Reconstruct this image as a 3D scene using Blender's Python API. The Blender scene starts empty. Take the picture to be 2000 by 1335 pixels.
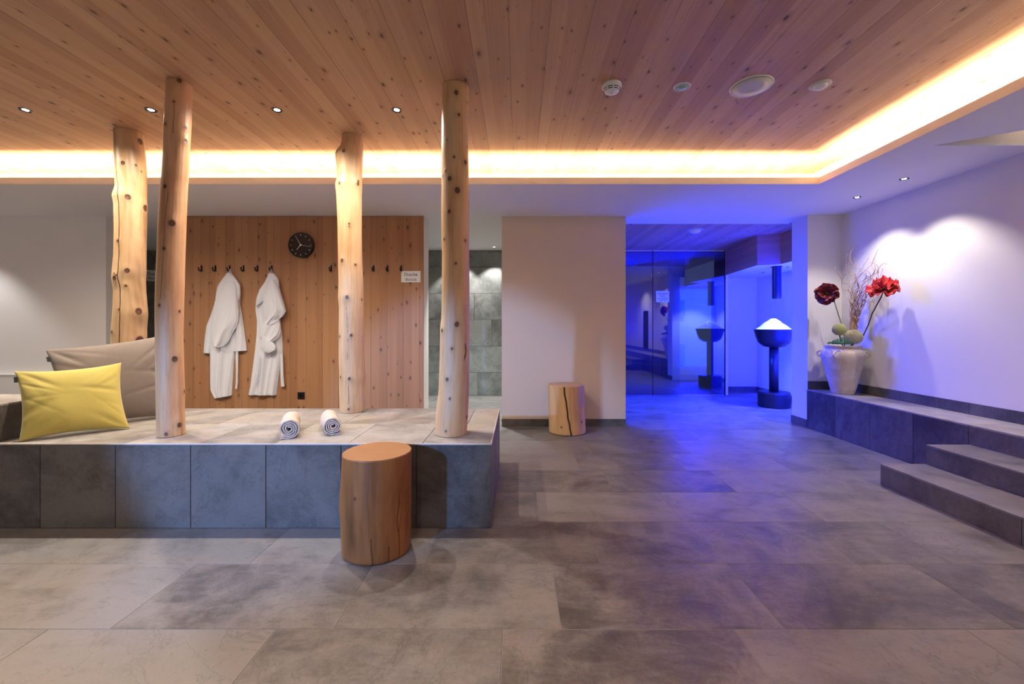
import bpy, math, random
import numpy as np
from mathutils import Vector
random.seed(7); rng = np.random.default_rng(7)
PI = math.pi
SC = bpy.context.scene
COL = SC.collection
F, VX, VY, EYE = 818.0, 1013.0, 637.0, 1.18
def P(px, py, D):                      # a point of the place, D metres in front of the camera plane
    return np.array(((px-VX)*D/F, D, EYE-(py-VY)*D/F))

# ------------------------------------------------------------------ object helpers
def prop(o, label=None, cat=None, group=None, kind=None):
    if label: o['label'] = label
    if cat: o['category'] = cat
    if group: o['group'] = group
    if kind: o['kind'] = kind
    return o
def empty(name, loc, label, cat, group=None):
    o = bpy.data.objects.new(name, None); COL.objects.link(o); o.location = loc
    o.empty_display_size = 0.05
    return prop(o, label, cat, group)
def world_loc(o):
    v = np.zeros(3)
    while o is not None:
        v += np.array(o.location); o = o.parent
    return v
def mk(name, v, f, m, parent=None, smooth=False, attrs=None, loc=None, bevel=0, sub=0):
    v = np.asarray(v, dtype=np.float64).reshape(-1, 3)
    base = world_loc(parent) if parent is not None else np.zeros(3)
    own = np.zeros(3)
    if loc is not None: own = np.asarray(loc, float) - base
    v = v - base - own
    me = bpy.data.meshes.new(name)
    me.from_pydata(v.tolist(), [], [list(map(int, q)) for q in f]); me.update()
    if smooth: me.shade_smooth()
    for k, a in (attrs or {}).items():
        a = np.asarray(a, float)
        at = me.attributes.new(k, 'FLOAT_VECTOR', 'POINT'); at.data.foreach_set('vector', a.ravel())
    me.materials.append(m)
    o = bpy.data.objects.new(name, me); COL.objects.link(o)
    o.location = own.tolist()
    if parent is not None: o.parent = parent
    if bevel:
        b = o.modifiers.new('bevel', 'BEVEL'); b.width = bevel; b.segments = 2; b.limit_method = 'ANGLE'
    if sub:
        s = o.modifiers.new('sub', 'SUBSURF'); s.levels = sub; s.render_levels = sub
    return o
def kids(o): return [c for c in bpy.data.objects if c.parent is o]
def copy_tree(o, parent=None):
    c = o.copy(); COL.objects.link(c); c.parent = parent
    for ch in kids(o): copy_tree(ch, c)
    return c
class G:
    """collects geometry of ONE part"""
    def __init__(s): s.v = []; s.f = []; s.n = 0
    def add(s, v, f):
        v = np.asarray(v, float).reshape(-1, 3); s.v.append(v)
        s.f += [[i+s.n for i in q] for q in f]; s.n += len(v); return s
    def box(s, x0, x1, y0, y1, z0, z1):
        v = [(x, y, z) for z in (z0, z1) for y in (y0, y1) for x in (x0, x1)]
        return s.add(v, [(0,2,3,1),(4,5,7,6),(0,1,5,4),(2,6,7,3),(0,4,6,2),(1,3,7,5)])
    def prism(s, poly, z0, z1):
        n = len(poly)
        a = sum(poly[i][0]*poly[(i+1)%n][1]-poly[(i+1)%n][0]*poly[i][1] for i in range(n))
        if a < 0: poly = poly[::-1]
        v = [(x, y, z0) for x, y in poly]+[(x, y, z1) for x, y in poly]
        f = [list(range(n))[::-1], list(range(n, 2*n))]+[(i, (i+1)%n, n+(i+1)%n, n+i) for i in range(n)]
        return s.add(v, f)
    def tube(s, pts, r, seg=8, caps=True):
        pts = np.asarray(pts, float); n = len(pts)
        r = np.full(n, r) if np.isscalar(r) else np.asarray(r, float)
        T = np.gradient(pts, axis=0); T /= np.linalg.norm(T, axis=1)[:, None]+1e-9
        ref = np.array((0., 0, 1)) if abs(T[0][2]) < .9 else np.array((1., 0, 0))
        N = np.cross(T[0], ref); N /= np.linalg.norm(N)
        V = []
        for i in range(n):
            N = N - T[i]*np.dot(N, T[i]); N /= np.linalg.norm(N)+1e-9
            B = np.cross(T[i], N)
            for k in range(seg):
                a = 2*PI*k/seg; V.append(pts[i]+r[i]*(math.cos(a)*N+math.sin(a)*B))
        Fc = [(i*seg+k, i*seg+(k+1)%seg, (i+1)*seg+(k+1)%seg, (i+1)*seg+k) for i in range(n-1) for k in range(seg)]
        if caps: Fc += [list(range(seg))[::-1], [(n-1)*seg+k for k in range(seg)]]
        return s.add(V, Fc)
    def lathe(s, prof, cx, cy, seg=48, wob=None, cap=True):
        V = []
        for r, z in prof:
            for k in range(seg):
                a = 2*PI*k/seg; rr = r*(wob(a, z) if wob else 1)
                V.append((cx+rr*math.cos(a), cy+rr*math.sin(a), z))
        n = len(prof)
        Fc = [(i*seg+k, i*seg+(k+1)%seg, (i+1)*seg+(k+1)%seg, (i+1)*seg+k) for i in range(n-1) for k in range(seg)]
        if cap: Fc += [list(range(seg))[::-1], [(n-1)*seg+k for k in range(seg)]]
        return s.add(V, Fc)
    def grid(s, A, closed=False):
        h, w = A.shape[:2]
        return s.add(A.reshape(-1, 3), [(i*w+j, i*w+j+1, (i+1)*w+j+1, (i+1)*w+j) for i in range(h-1) for j in range(w-1)])
    def obj(s, name, m, parent=None, **k):
        return mk(name, np.concatenate(s.v), s.f, m, parent, **k)

# ------------------------------------------------------------------ material helpers
class NT:
    def __init__(s, name):
        s.m = bpy.data.materials.new(name); s.m.use_nodes = True
        s.t = s.m.node_tree; s.b = s.t.nodes['Principled BSDF']; s.out = s.t.nodes['Material Output']
    def n(s, typ, ins=None, **kw):
        d = s.t.nodes.new(typ)
        for k, v in kw.items(): setattr(d, k, v)
        for k, v in (ins or {}).items(): s.put(d.inputs[k], v)
        return d
    def put(s, sock, v):
        if isinstance(v, bpy.types.NodeSocket): s.t.links.new(v, sock)
        else: sock.default_value = v
    def math(s, op, a, b=0.0, c=None, clamp=False):
        d = s.n('ShaderNodeMath', operation=op, use_clamp=clamp); s.put(d.inputs[0], a); s.put(d.inputs[1], b)
        if c is not None: s.put(d.inputs[2], c)
        return d.outputs[0]
    def mix(s, f, a, b, mode='MIX'):
        d = s.n('ShaderNodeMix', data_type='RGBA', blend_type=mode)
        s.put(d.inputs[0], f); s.put(d.inputs[6], c4(a)); s.put(d.inputs[7], c4(b)); return d.outputs[2]
    def ramp(s, f, a, b, lo=0.0, hi=1.0):
        d = s.n('ShaderNodeMapRange', interpolation_type='SMOOTHSTEP'); s.put(d.inputs[0], f)
        for i, v in enumerate((a, b, lo, hi)): s.put(d.inputs[i+1], v)
        return d.outputs[0]
    def obj(s): return s.n('ShaderNodeTexCoord').outputs['Object']
    def sep(s, v):
        d = s.n('ShaderNodeSeparateXYZ'); s.put(d.inputs[0], v); return d.outputs
    def comb(s, x, y, z):
        d = s.n('ShaderNodeCombineXYZ'); s.put(d.inputs[0], x); s.put(d.inputs[1], y); s.put(d.inputs[2], z); return d.outputs[0]
    def vadd(s, a, b):
        d = s.n('ShaderNodeVectorMath', operation='ADD'); s.put(d.inputs[0], a); s.put(d.inputs[1], b); return d.outputs[0]
    def vmul(s, a, b):
        d = s.n('ShaderNodeVectorMath', operation='MULTIPLY'); s.put(d.inputs[0], a); s.put(d.inputs[1], b); return d.outputs[0]
    def noise(s, vec, scale, detail=4, rough=.5, dist=0):
        d = s.n('ShaderNodeTexNoise'); s.put(d.inputs['Vector'], vec)
        d.inputs['Scale'].default_value = scale; d.inputs['Detail'].default_value = detail
        d.inputs['Roughness'].default_value = rough; d.inputs['Distortion'].default_value = dist
        return d.outputs[0]
    def bump(s, h, st=.2, dist=.01):
        d = s.n('ShaderNodeBump'); s.put(d.inputs['Height'], h); d.inputs['Strength'].default_value = st
        d.inputs['Distance'].default_value = dist; s.t.links.new(d.outputs[0], s.b.inputs['Normal'])
    def col(s, c): s.put(s.b.inputs['Base Color'], c4(c)); return s
    def rough(s, r): s.put(s.b.inputs['Roughness'], r); return s
def c4(c):
    if isinstance(c, (tuple, list)) and len(c) == 3: return (*c, 1)
    return c
def plain(name, c, r=.6, metal=0, bump=0, bscale=80, coat=0):
    t = NT(name); t.col(c).rough(r); t.b.inputs['Metallic'].default_value = metal
    if coat: t.b.inputs['Coat Weight'].default_value = coat
    if bump: t.bump(t.noise(t.obj(), bscale, 5), bump, .004)
    return t.m
def emit(name, c, st):
    t = NT(name); t.col((0, 0, 0)); t.put(t.b.inputs['Emission Color'], c4(c)); t.b.inputs['Emission Strength'].default_value = st
    return t.m

def planks(name, across, along, w, base, dark, off=0.0, knot=1.0):
    t = NT(name); S = t.sep(t.obj()); a = t.math('ADD', S[across], off); l = S[along]
    u = t.math('DIVIDE', a, w); idn = t.math('FLOOR', u); fr = t.math('SUBTRACT', u, idn)
    wn = t.n('ShaderNodeTexWhiteNoise', noise_dimensions='1D'); t.put(wn.inputs['W'], idn)
    h = wn.outputs[0]
    # a narrower strip pair inside each board, as glued lamellae
    half = t.math('GREATER_THAN', fr, t.math('ADD', t.math('MULTIPLY', h, .3), .35))
    h2 = t.math('FRACT', t.math('ADD', t.math('MULTIPLY', h, 7.3), t.math('MULTIPLY', half, .37)))
    lo = t.math('ADD', l, t.math('MULTIPLY', h2, 40.0))
    g1 = t.noise(t.comb(t.math('MULTIPLY', a, 55.0), t.math('MULTIPLY', lo, 1.1), t.math('MULTIPLY', h2, 9.0)), 1, 5, .6, .3)
    g2 = t.noise(t.comb(t.math('MULTIPLY', a, 9.0), t.math('MULTIPLY', lo, .55), h2), 1, 3, .5, 1.2)
    vor = t.n('ShaderNodeTexVoronoi', voronoi_dimensions='2D'); vor.inputs['Scale'].default_value = 1
    wob = t.noise(t.comb(t.math('MULTIPLY', a, 40.0), t.math('MULTIPLY', lo, 40.0), 0.0), 1, 2)
    t.put(vor.inputs['Vector'], t.comb(t.math('ADD', t.math('MULTIPLY', a, 9.0), t.math('MULTIPLY', wob, .03)),
                                       t.math('ADD', t.math('MULTIPLY', lo, 4.6), t.math('MULTIPLY', wob, .03)), 0.0))
    cs = t.sep(vor.outputs['Color'])
    pres = t.math('GREATER_THAN', cs[0], .40)
    size = t.math('ADD', t.math('MULTIPLY', t.math('POWER', cs[1], 2.0), .085), .038)
    kd = t.math('DIVIDE', vor.outputs['Distance'], size)
    kn = t.math('MULTIPLY', t.ramp(kd, 1.0, .55), pres)
    halo = t.math('MULTIPLY', t.ramp(kd, 2.6, .9, 0, .35), pres)
    # short resin dashes
    vor2 = t.n('ShaderNodeTexVoronoi', voronoi_dimensions='2D'); vor2.inputs['Scale'].default_value = 1
    t.put(vor2.inputs['Vector'], t.comb(t.math('MULTIPLY', a, 16.0), t.math('MULTIPLY', lo, 3.0), 0.0))
    c2 = t.sep(vor2.outputs['Color'])
    dash = t.math('MULTIPLY', t.ramp(vor2.outputs['Distance'], .05, .02, 0, .55), t.math('GREATER_THAN', c2[0], .6))
    tone = t.math('ADD', t.math('MULTIPLY', h2, .34), t.math('MULTIPLY', g1, .34))
    tone = t.math('ADD', tone, t.math('MULTIPLY', g2, .42))
    c = t.mix(t.ramp(tone, .25, .9), base, dark)
    late = t.ramp(t.noise(t.comb(t.math('MULTIPLY', a, 130.0), t.math('MULTIPLY', lo, .8), h2), 1, 2, .5, .4), .55, .72, 0, .28)
    c = t.mix(late, c, tuple(x*.62 for x in dark))
    c = t.mix(halo, c, tuple(x*.5 for x in dark))
    c = t.mix(t.math('MULTIPLY', kn, knot), c, t.mix(cs[2], (.07, .024, .010), (.22, .085, .035)))
    c = t.mix(dash, c, (.12, .045, .02))
    edge = t.math('MINIMUM', fr, t.math('SUBTRACT', 1.0, fr))
    groove = t.ramp(edge, .016, .004)
    c = t.mix(t.math('MULTIPLY', groove, .6), c, tuple(x*.25 for x in dark))
    t.col(c).rough(.55)
    t.bump(t.math('SUBTRACT', t.math('MULTIPLY', g1, .2), groove), .35, .004)
    return t.m

def stone(name, lo, hi, rough=.42, bump=.25, warm=(1.12, 1.0, .9)):
    t = NT(name); o = t.obj()
    at = t.n('ShaderNodeAttribute', attribute_name='tile'); tv = at.outputs['Vector']; ts = t.sep(tv)
    q = t.vadd(o, t.vmul(tv, (13.0, 17.0, 5.0)))
    n1 = t.noise(q, 1.7, 8, .62, 1.4)
    n2 = t.noise(q, 7.0, 8, .68, .8)
    n3 = t.noise(t.vmul(q, (1.0, 4.0, 1.0)), 5.0, 6, .65, 1.0)
    n4 = t.noise(q, 60.0, 4, .7)
    s = t.math('ADD', t.math('MULTIPLY', n1, .62), t.math('MULTIPLY', n2, .34))
    s = t.math('ADD', s, t.math('MULTIPLY', n3, .22)); s = t.math('ADD', s, t.math('MULTIPLY', n4, .17))
    s = t.math('ADD', s, t.math('MULTIPLY', t.math('SUBTRACT', ts[2], .45), .42))
    c = t.mix(t.ramp(s, .42, .80), lo, hi)
    sp = t.ramp(t.noise(q, 26.0, 6, .75, 1.5), .56, .70)
    c = t.mix(t.math('MULTIPLY', sp, t.ramp(n1, .45, .62, 0, .55)), c, tuple(x*.7 for x in lo))
    wv = t.ramp(t.noise(q, 2.3, 3, .5, .6), .42, .66)
    c = t.mix(t.math('MULTIPLY', wv, .55), c, warm, 'MULTIPLY')
    # fine light scratches and dark veins
    rid = t.math('ABSOLUTE', t.math('SUBTRACT', t.noise(q, 1.5, 7, .6, 1.1), .5))
    c = t.mix(t.ramp(rid, .008, .0, 0, .25), c, tuple(x*.45 for x in lo))
    rid2 = t.math('ABSOLUTE', t.math('SUBTRACT', t.noise(t.vadd(q, (4., 9., 2.)), 2.6, 5, .55, 2.2), .5))
    c = t.mix(t.ramp(rid2, .004, .0, 0, .14), c, tuple(min(1, x*1.6) for x in hi))
    t.col(c)
    t.rough(t.math('ADD', t.math('MULTIPLY', n2, .22), rough-.1))
    t.bump(t.math('ADD', t.math('MULTIPLY', n2, .8), t.math('MULTIPLY', n4, .35)), bump, .006)
    return t.m

def logwood(name, light, mid, dark):
    t = NT(name); o = t.obj(); S = t.sep(o)
    kc = t.sep(t.n('ShaderNodeAttribute', attribute_name='kc').outputs['Vector'])
    an = t.sep(t.n('ShaderNodeAttribute', attribute_name='uvw').outputs['Vector'])
    seam = t.comb(t.math('MULTIPLY', S[0], 1.0), t.math('MULTIPLY', S[1], 1.0), t.math('MULTIPLY', S[2], .06))
    g = t.noise(seam, 75.0, 5, .6, .25)
    g2 = t.noise(t.vmul(o, (1., 1., .22)), 7.0, 4, .55, .8)
    g3 = t.noise(t.vmul(o, (1., 1., .05)), 22.0, 3, .5, .5)
    c = t.mix(t.ramp(g2, .35, .72), light, mid)
    c = t.mix(t.ramp(g, .45, .8, 0, .45), c, dark)
    c = t.mix(t.ramp(g3, .58, .75, 0, .5), c, dark)
    c = t.mix(kc[2], c, tuple(x*.42 for x in mid))
    c = t.mix(kc[0], c, (.07, .022, .01))
    c = t.mix(kc[1], c, (.02, .009, .005))
    t.col(c).rough(.48)
    t.bump(t.math('ADD', g, t.math('MULTIPLY', g2, .5)), .12, .004)
    return t.m

M = {}
M['paint'] = plain('wall_paint', (.84, .80, .75), .85, bump=.08, bscale=220)
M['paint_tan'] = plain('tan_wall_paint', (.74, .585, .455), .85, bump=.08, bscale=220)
M['paint_lip'] = plain('lip_paint', (.90, .86, .78), .8)
M['paint_cool'] = plain('soffit_paint', (.86, .85, .86), .85, bump=.05, bscale=220)
M['ceil_wood'] = planks('ceiling_boards', 0, 1, .205, (.60, .36, .205), (.42, .215, .115), off=.05)
M['panel_wood'] = planks('panel_boards', 0, 2, .19, (.47, .245, .115), (.35, .16, .070), off=.03)
M['bulk_wood'] = planks('bulkhead_boards', 2, 1, .12, (.56, .29, .13), (.42, .19, .08))
M['floor'] = stone('floor_stone', (.046, .042, .042), (.20, .186, .178), .40, .3, (1.07, 1, .94))
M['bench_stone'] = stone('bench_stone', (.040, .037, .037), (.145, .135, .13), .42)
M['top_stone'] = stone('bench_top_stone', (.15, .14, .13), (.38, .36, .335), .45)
M['shower_stone'] = stone('shower_stone', (.07, .075, .073), (.24, .25, .24), .45, .5, (1, 1, 1))
M['grout'] = plain('grout', (.20, .185, .17), .9)
M['grout_dark'] = plain('dark_grout', (.10, .095, .09), .9)
M['metal_trim'] = plain('edge_trim_metal', (.66, .58, .53), .4, .15)
M['black'] = plain('black_metal', (.012, .012, .013), .35, .6)
M['black_plastic'] = plain('black_plastic', (.01, .01, .01), .4)
M['white_plastic'] = plain('white_plastic', (.80, .79, .76), .4)
M['grey_mesh'] = plain('grey_grille', (.55, .55, .56), .6)
M['log'] = logwood('log_wood', (.62, .38, .20), (.52, .26, .11), (.33, .14, .05))
M['log_pale'] = logwood('pale_log_wood', (.64, .43, .235), (.55, .32, .145), (.38, .18, .07))
M['stump'] = logwood('stump_wood', (.30, .115, .03), (.17, .058, .014), (.09, .03, .009))
M['stump_pale'] = logwood('pale_stump_wood', (.66, .42, .22), (.56, .32, .15), (.42, .22, .10))
M['terry'] = plain('white_terry', (.84, .85, .90), .95, bump=.5, bscale=260)
M['towel'] = plain('towel_terry', (.58, .47, .38), .95, bump=.6, bscale=300)
M['paper'] = plain('sign_paper', (.85, .83, .82), .6)
M['ink'] = plain('sign_ink', (.02, .02, .02), .6)
M['cove_light'] = emit('cove_led', (1.0, .79, .48), 230)
M['lamp'] = emit('downlight_led', (1.0, .93, .82), 60)
M['lamp_small'] = emit('small_led', (.9, .95, 1.0), 20)
M['chrome'] = plain('clock_silver', (.85, .85, .84), .3, .8)
M['terracotta'] = None
def fabric(name, c, c2, sc=300, sheen=.3):
    t = NT(name); o = t.obj()
    w = t.noise(o, sc, 3, .6)
    w2 = t.noise(t.vmul(o, (1., 1., 6.)), 60., 3, .6)
    t.col(t.mix(t.math('ADD', t.math('MULTIPLY', w, .6), t.math('MULTIPLY', w2, .4)), c, c2)).rough(.95)
    t.b.inputs['Sheen Weight'].default_value = sheen
    t.bump(w, .4, .002)
    return t.m
M['yellow'] = fabric('yellow_fabric', (.44, .35, .07), (.54, .44, .11))
M['taupe'] = fabric('taupe_linen', (.13, .10, .08), (.25, .20, .16), 220)
def terracotta():
    t = NT('pale_terracotta'); o = t.obj()
    n = t.noise(o, 9., 6, .65, .8); n2 = t.noise(o, 45., 4, .6)
    c = t.mix(t.ramp(n, .38, .7), (.62, .50, .38), (.74, .66, .55))
    c = t.mix(t.ramp(n2, .6, .75, 0, .3), c, (.38, .27, .19))
    t.col(c).rough(.8); t.bump(n2, .25, .004); return t.m
M['terracotta'] = terracotta()
def petalmat(k=1.0):
    t = NT('red_petal'); o = t.obj(); n = t.noise(o, 40., 4, .6)
    t.col(t.mix(t.ramp(n, .35, .7), (.42*k, .004*k, .008*k), (.72*k, .03*k, .03*k))).rough(.6); t.bump(n, .3, .003)
    t.b.inputs['Sheen Weight'].default_value = .2
    return t.m
M['petal'] = petalmat()
M['petal_dark'] = petalmat(.38)
M['stem_dark'] = plain('dark_stem', (.05, .04, .025), .7)
M['stem_green'] = plain('green_stem', (.16, .17, .07), .7)
M['twig'] = plain('dried_twig', (.44, .27, .18), .7, bump=.3)
M['allium'] = plain('pale_green_flower', (.52, .52, .20), .8, bump=.6, bscale=120)
M['allium_cream'] = plain('cream_flower', (.70, .66, .42), .8, bump=.6, bscale=120)
M['leaf'] = plain('succulent_green', (.09, .26, .09), .5)
M['soil'] = plain('soil', (.06, .045, .03), .9)
M['fountain'] = plain('dark_bronze', (.035, .038, .045), .35, .6)
M['fountain_top'] = plain('bowl_inner', (.05, .05, .055), .4)
def icemat():
    t = NT('crushed_ice'); o = t.obj(); n = t.noise(o, 70., 5, .7)
    t.col((.86, .95, .92)).rough(.35); t.b.inputs['Subsurface Weight'].default_value = .25
    t.bump(n, .8, .01); return t.m
M['ice'] = icemat()
def glassmat():
    t = NT('tinted_glass')
    tr = t.n('ShaderNodeBsdfTransparent'); tr.inputs[0].default_value = (.30, .34, .48, 1)
    gl = t.n('ShaderNodeBsdfGlossy'); gl.inputs['Roughness'].default_value = .0; gl.inputs[0].default_value = (.8, .85, 1, 1)
    mx = t.n('ShaderNodeMixShader'); mx.inputs[0].default_value = .21
    t.t.links.new(tr.outputs[0], mx.inputs[1]); t.t.links.new(gl.outputs[0], mx.inputs[2])
    t.t.links.new(mx.outputs[0], t.out.inputs[0]); return t.m
M['glass'] = glassmat()
M['dial'] = plain('clock_dial', (.015, .013, .012), .12, coat=1)

# ------------------------------------------------------------------ tiles
def tiles(name, axis, pos, rects, m, parent=None, th=.012, gap=.0022, seed=0, kind=None, tones=None):
    """rects (a0,a1,b0,b1[,tone]) on the plane axis=pos; the visible face lies at pos, thickness goes the other way (sign of th)"""
    g = G(); att = []; r = random.Random(seed)
    for q in rects:
        a0, a1, b0, b1 = q[:4]; tone = q[4] if len(q) > 4 else r.uniform(.3, .6)
        a0 += gap/2; a1 -= gap/2; b0 += gap/2; b1 -= gap/2; e = .0012
        tv = (r.random(), r.random(), tone)
        n0 = g.n
        # chamfered slab: outer ring lower, top ring inset
        ring = lambda o, d: [(a0+o, b0+o, d), (a1-o, b0+o, d), (a1-o, b1-o, d), (a0+o, b1-o, d)]
        v = ring(0, -abs(th))+ring(0, -e)+ring(e, 0)
        f = [(0,1,5,4),(1,2,6,5),(2,3,7,6),(3,0,4,7),(4,5,9,8),(5,6,10,9),(6,7,11,10),(7,4,8,11),(8,9,10,11)]
        sg = 1 if th > 0 else -1
        w = []
        for a, b, d in v:
            d = pos+sg*d
            w.append({'z': (a, b, d), 'y': (a, d, b), 'x': (d, a, b)}[axis])
        g.add(w, f); att += [tv]*12
    o = mk(name, np.concatenate(g.v), g.f, m, parent, attrs={'tile': att})
    import bmesh
    bm = bmesh.new(); bm.from_mesh(o.data); bmesh.ops.recalc_face_normals(bm, faces=bm.faces)
    bm.to_mesh(o.data); bm.free()
    if kind: o['kind'] = kind
    return o
def struct(o): o['kind'] = 'structure'; return o
def wallbox(name, *b, m='paint'):
    return struct(G().box(*b).obj(name, M[m]))

# ================================================================== SETTING
ZS, ZC = 2.48, 2.71           # white soffit, boarded ceiling
YB = 4.95                     # plane of the rear walls
XR = 3.78                     # right wall
# ---- floor: every joint where it lies
rows = []
J = {0: (-.945, [-2.73, -1.83, -.945, -.06, .84, 1.74, 2.64], [.6, .68, .28, .26, .55, .62]),
     1: (0, [-3.38, -2.49, -1.595, -.72, .165, 1.04, 1.943, 2.84], [.6, .62, .36, .46, .34, .22, .28]),
     2: (0, [-3.1, -2.236, -1.34, -.466, .405, 1.283, 2.162, 3.05], [.55, .62, .6, .28, .36, .33, .40]),
     3: (0, [-2.5, -1.64, -.76, .124, .993, 1.86, 2.73], [.5, .5, .45, .60, .50, .50]),
     4: (0, [-1.96, -1.08, -.2, .682, 1.557, 2.43], [.4, .4, .30, .26, .48]),
     5: (0, [-2.14, -1.25, -.37, .507, 1.375, 2.25], [.4, .5, .60, .38, .50]),
     6: (0, [-1.96, -1.08, -.2, .682, 1.603, 2.5], [.4, .4, .60, .42, .50]),
     7: (0, [-.73, .149, .99, 1.87, 2.75], [.4, .42, .35, .42])}
rr = random.Random(3)
for k in range(-10, 20):
    y0 = 1.633+.45*(k-1); y1 = y0+.45
    if k in J: js, tn = list(J[k][1]), list(J[k][2])
    else:
        o = rr.uniform(0, .88); js = [-.88*2+o+.885*i for i in range(4)]; tn = [rr.uniform(.3, .55) for _ in js[:-1]]
    while js[0] > -7.2: js.insert(0, js[0]-.885); tn.insert(0, rr.uniform(.4, .65))
    while js[-1] < 4.6: js.append(js[-1]+.885); tn.append(rr.uniform(.35, .55))
    for i in range(len(js)-1): rows.append((js[i], js[i+1], y0, y1, tn[i]))
fl = tiles('floor', 'z', 0.0, rows, M['floor'], gap=.0035, seed=5, kind='structure')
g = G().box(-8, 4.7, -3.4, 10.2, -.06, -.0015).obj('floor_bed', M['grout'], fl)

# ---- ceilings
wallc = G().box(-7, 2.96, -3.2, 4.22, ZC, ZC+.05).obj('ceiling', M['ceil_wood']); struct(wallc)
g = G()
g.prism([(-7, 3.846), (XR, 3.846), (XR, YB), (.5, YB), (.5, 5.0), (-7, 5.0)], ZS, ZS+.02)
g.prism([(2.766, 3.012), (XR, 3.012), (XR, 3.846), (2.766, 3.846)], ZS, ZS+.02)
g.prism([(2.766, -3.2), (XR, -3.2), (XR, 2.50), (2.986, 3.012), (2.766, 3.012)], ZS, ZS+.02)
g.box(-7, .5, 5.0, 7.2, ZS, ZS+.02)                 # corridor
g.box(.5, 3.42, YB, 5.32, ZS, ZS+.02)
g.box(XR, 4.4, YB, 5.2, ZS, ZS+.02); g.box(3.42, XR, YB, 5.2, ZS, ZS+.02)
so = struct(g.obj('ceiling_soffit', M['paint_cool']))
g = G(); e = .016                                    # upstand that hides the light strips
g.box(-7, 2.75+e, 3.83, 3.83+e, ZS, ZS+.062); g.box(2.75, 2.75+e, -3.2, 3.83, ZS, ZS+.062)
struct(g.obj('trim_1', M['paint_lip']))
g = G(); g.box(-7, 2.97, 4.20, 4.23, ZS+.02, ZC+.0); g.box(2.95, 2.97, -3.2, 4.20, ZS+.02, ZC)
struct(g.obj('trim_2', M['paint']))
# stair recess over the steps
g = G()
zt = ZS+.30
def wallstrip(g, a, b, z0, z1, t=.02):
    a = np.array(a); b = np.array(b); d = (b-a)/np.linalg.norm(b-a); n = np.array((-d[1], d[0]))*t
    return g.prism([tuple(a), tuple(b), tuple(b+n), tuple(a+n)], z0, z1)
wallstrip(g, (XR, 3.014), (2.986, 3.014), ZS+.0205, zt, -.02)
wallstrip(g, (2.986, 3.010), (XR, 2.498), ZS+.0205, zt, -.02)
g.prism([(XR, 3.03), (2.975, 3.03), (2.975, 3.0), (XR, 2.46)], zt, zt+.02)
struct(g.obj('trim_3', M['paint']))

# ---- walls
wallbox('wall_right', XR, XR+.12, -3.2, 5.0, 0, 2.8)
wallbox('wall_left', -7.12, -7.0, -3.2, 7.3, 0, 2.8)
XL = -4.877
wallbox('wall_rear', -7.0, XL, YB, YB+.45, 0, ZS)
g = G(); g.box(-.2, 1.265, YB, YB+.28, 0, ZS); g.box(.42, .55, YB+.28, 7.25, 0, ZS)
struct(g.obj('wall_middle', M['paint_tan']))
wallbox('wall_panel', -4.06, -1.121, YB+.0, 5.21, 0, ZS)
pn = G().box(-4.06, -1.121, YB-.02, YB, 0.012, ZS-.004).obj('wall_boards', M['panel_wood']); struct(pn)
wallbox('wall_pier', 3.38, 4.42, 4.90, 5.18, 0, ZS)
# tiled corridor wall
rc = []
offs = [.0, .31, .12, .42, .2, .33]
for i in range(6):
    z0 = -.06+.45*i; z1 = min(z0+.45, ZS)
    x = -7+offs[i]*2-.9
    while x < .5:
        rc.append((max(x, -7), min(x+.9, .5), max(z0, .0), z1)); x += .9
bw = tiles('wall_shower', 'y', 7.15, rc, M['shower_stone'], th=-.012, gap=.006, seed=9, kind='structure')
G().box(-7, .5, 7.162, 7.25, 0, ZS).obj('tile_bed', M['grout'], bw)
# ---- blue-lit room
cb = G().prism([(.55, 5.32), (3.42, 5.32), (3.70, 5.2), (3.72, 7.2), (.55, 7.2)], ZS+.005, ZS+.03).obj('ceiling_boards', M['ceil_wood']); struct(cb)
bk = [(3.555, 7.2), (3.425, 6.02), (3.70, 5.9), (3.66, 5.19), (4.33, 5.19), (4.33, 7.62), (3.555, 7.62)]
ZN = 2.06
g = G().prism(bk, ZN, ZN+.02); struct(g.obj('ceiling_niche', M['paint_cool']))
g = G().prism(bk, ZN+.02, ZS+.004)
for a, b in zip(bk[:3], bk[1:4]): wallstrip(g, a, b, ZN-.004, ZS+.004, -.012)
struct(g.obj('trim_4', M['bulk_wood']))
g = G(); g.box(3.555, 4.45, 7.62, 7.74, 0, ZN+.02); g.box(4.33, 4.45, 5.18, 7.62, 0, ZN+.02); g.box(3.555, 3.60, 7.20, 7.62, 0, ZN+.3)
struct(g.obj('wall_niche', M['paint']))
# steam room behind the glass
rc = []
for i in range(6):
    z0 = .0+.42*i; z1 = min(z0+.42, ZS)
    x = -.6+(i % 2)*.4
    while x < 2.6: rc.append((x, min(x+.8, 2.7), z0, z1)); x += .8
sw = tiles('wall_steam', 'y', 0, rc, M['bench_stone'], th=-.012, gap=.006, seed=4, kind='structure')
sw.location = (1.35, 9.9, 0); sw.rotation_euler = (0, 0, math.atan2(7.35-9.9, 3.55-1.35))
wallbox('wall_steam_left', .42, .55, 7.25, 10.1, 0, ZS, m='paint')
struct(G().box(.5, 3.8, 7.22, 10.2, ZS-.02, ZS+.03).obj('ceiling_steam', M['paint_cool']))

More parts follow.
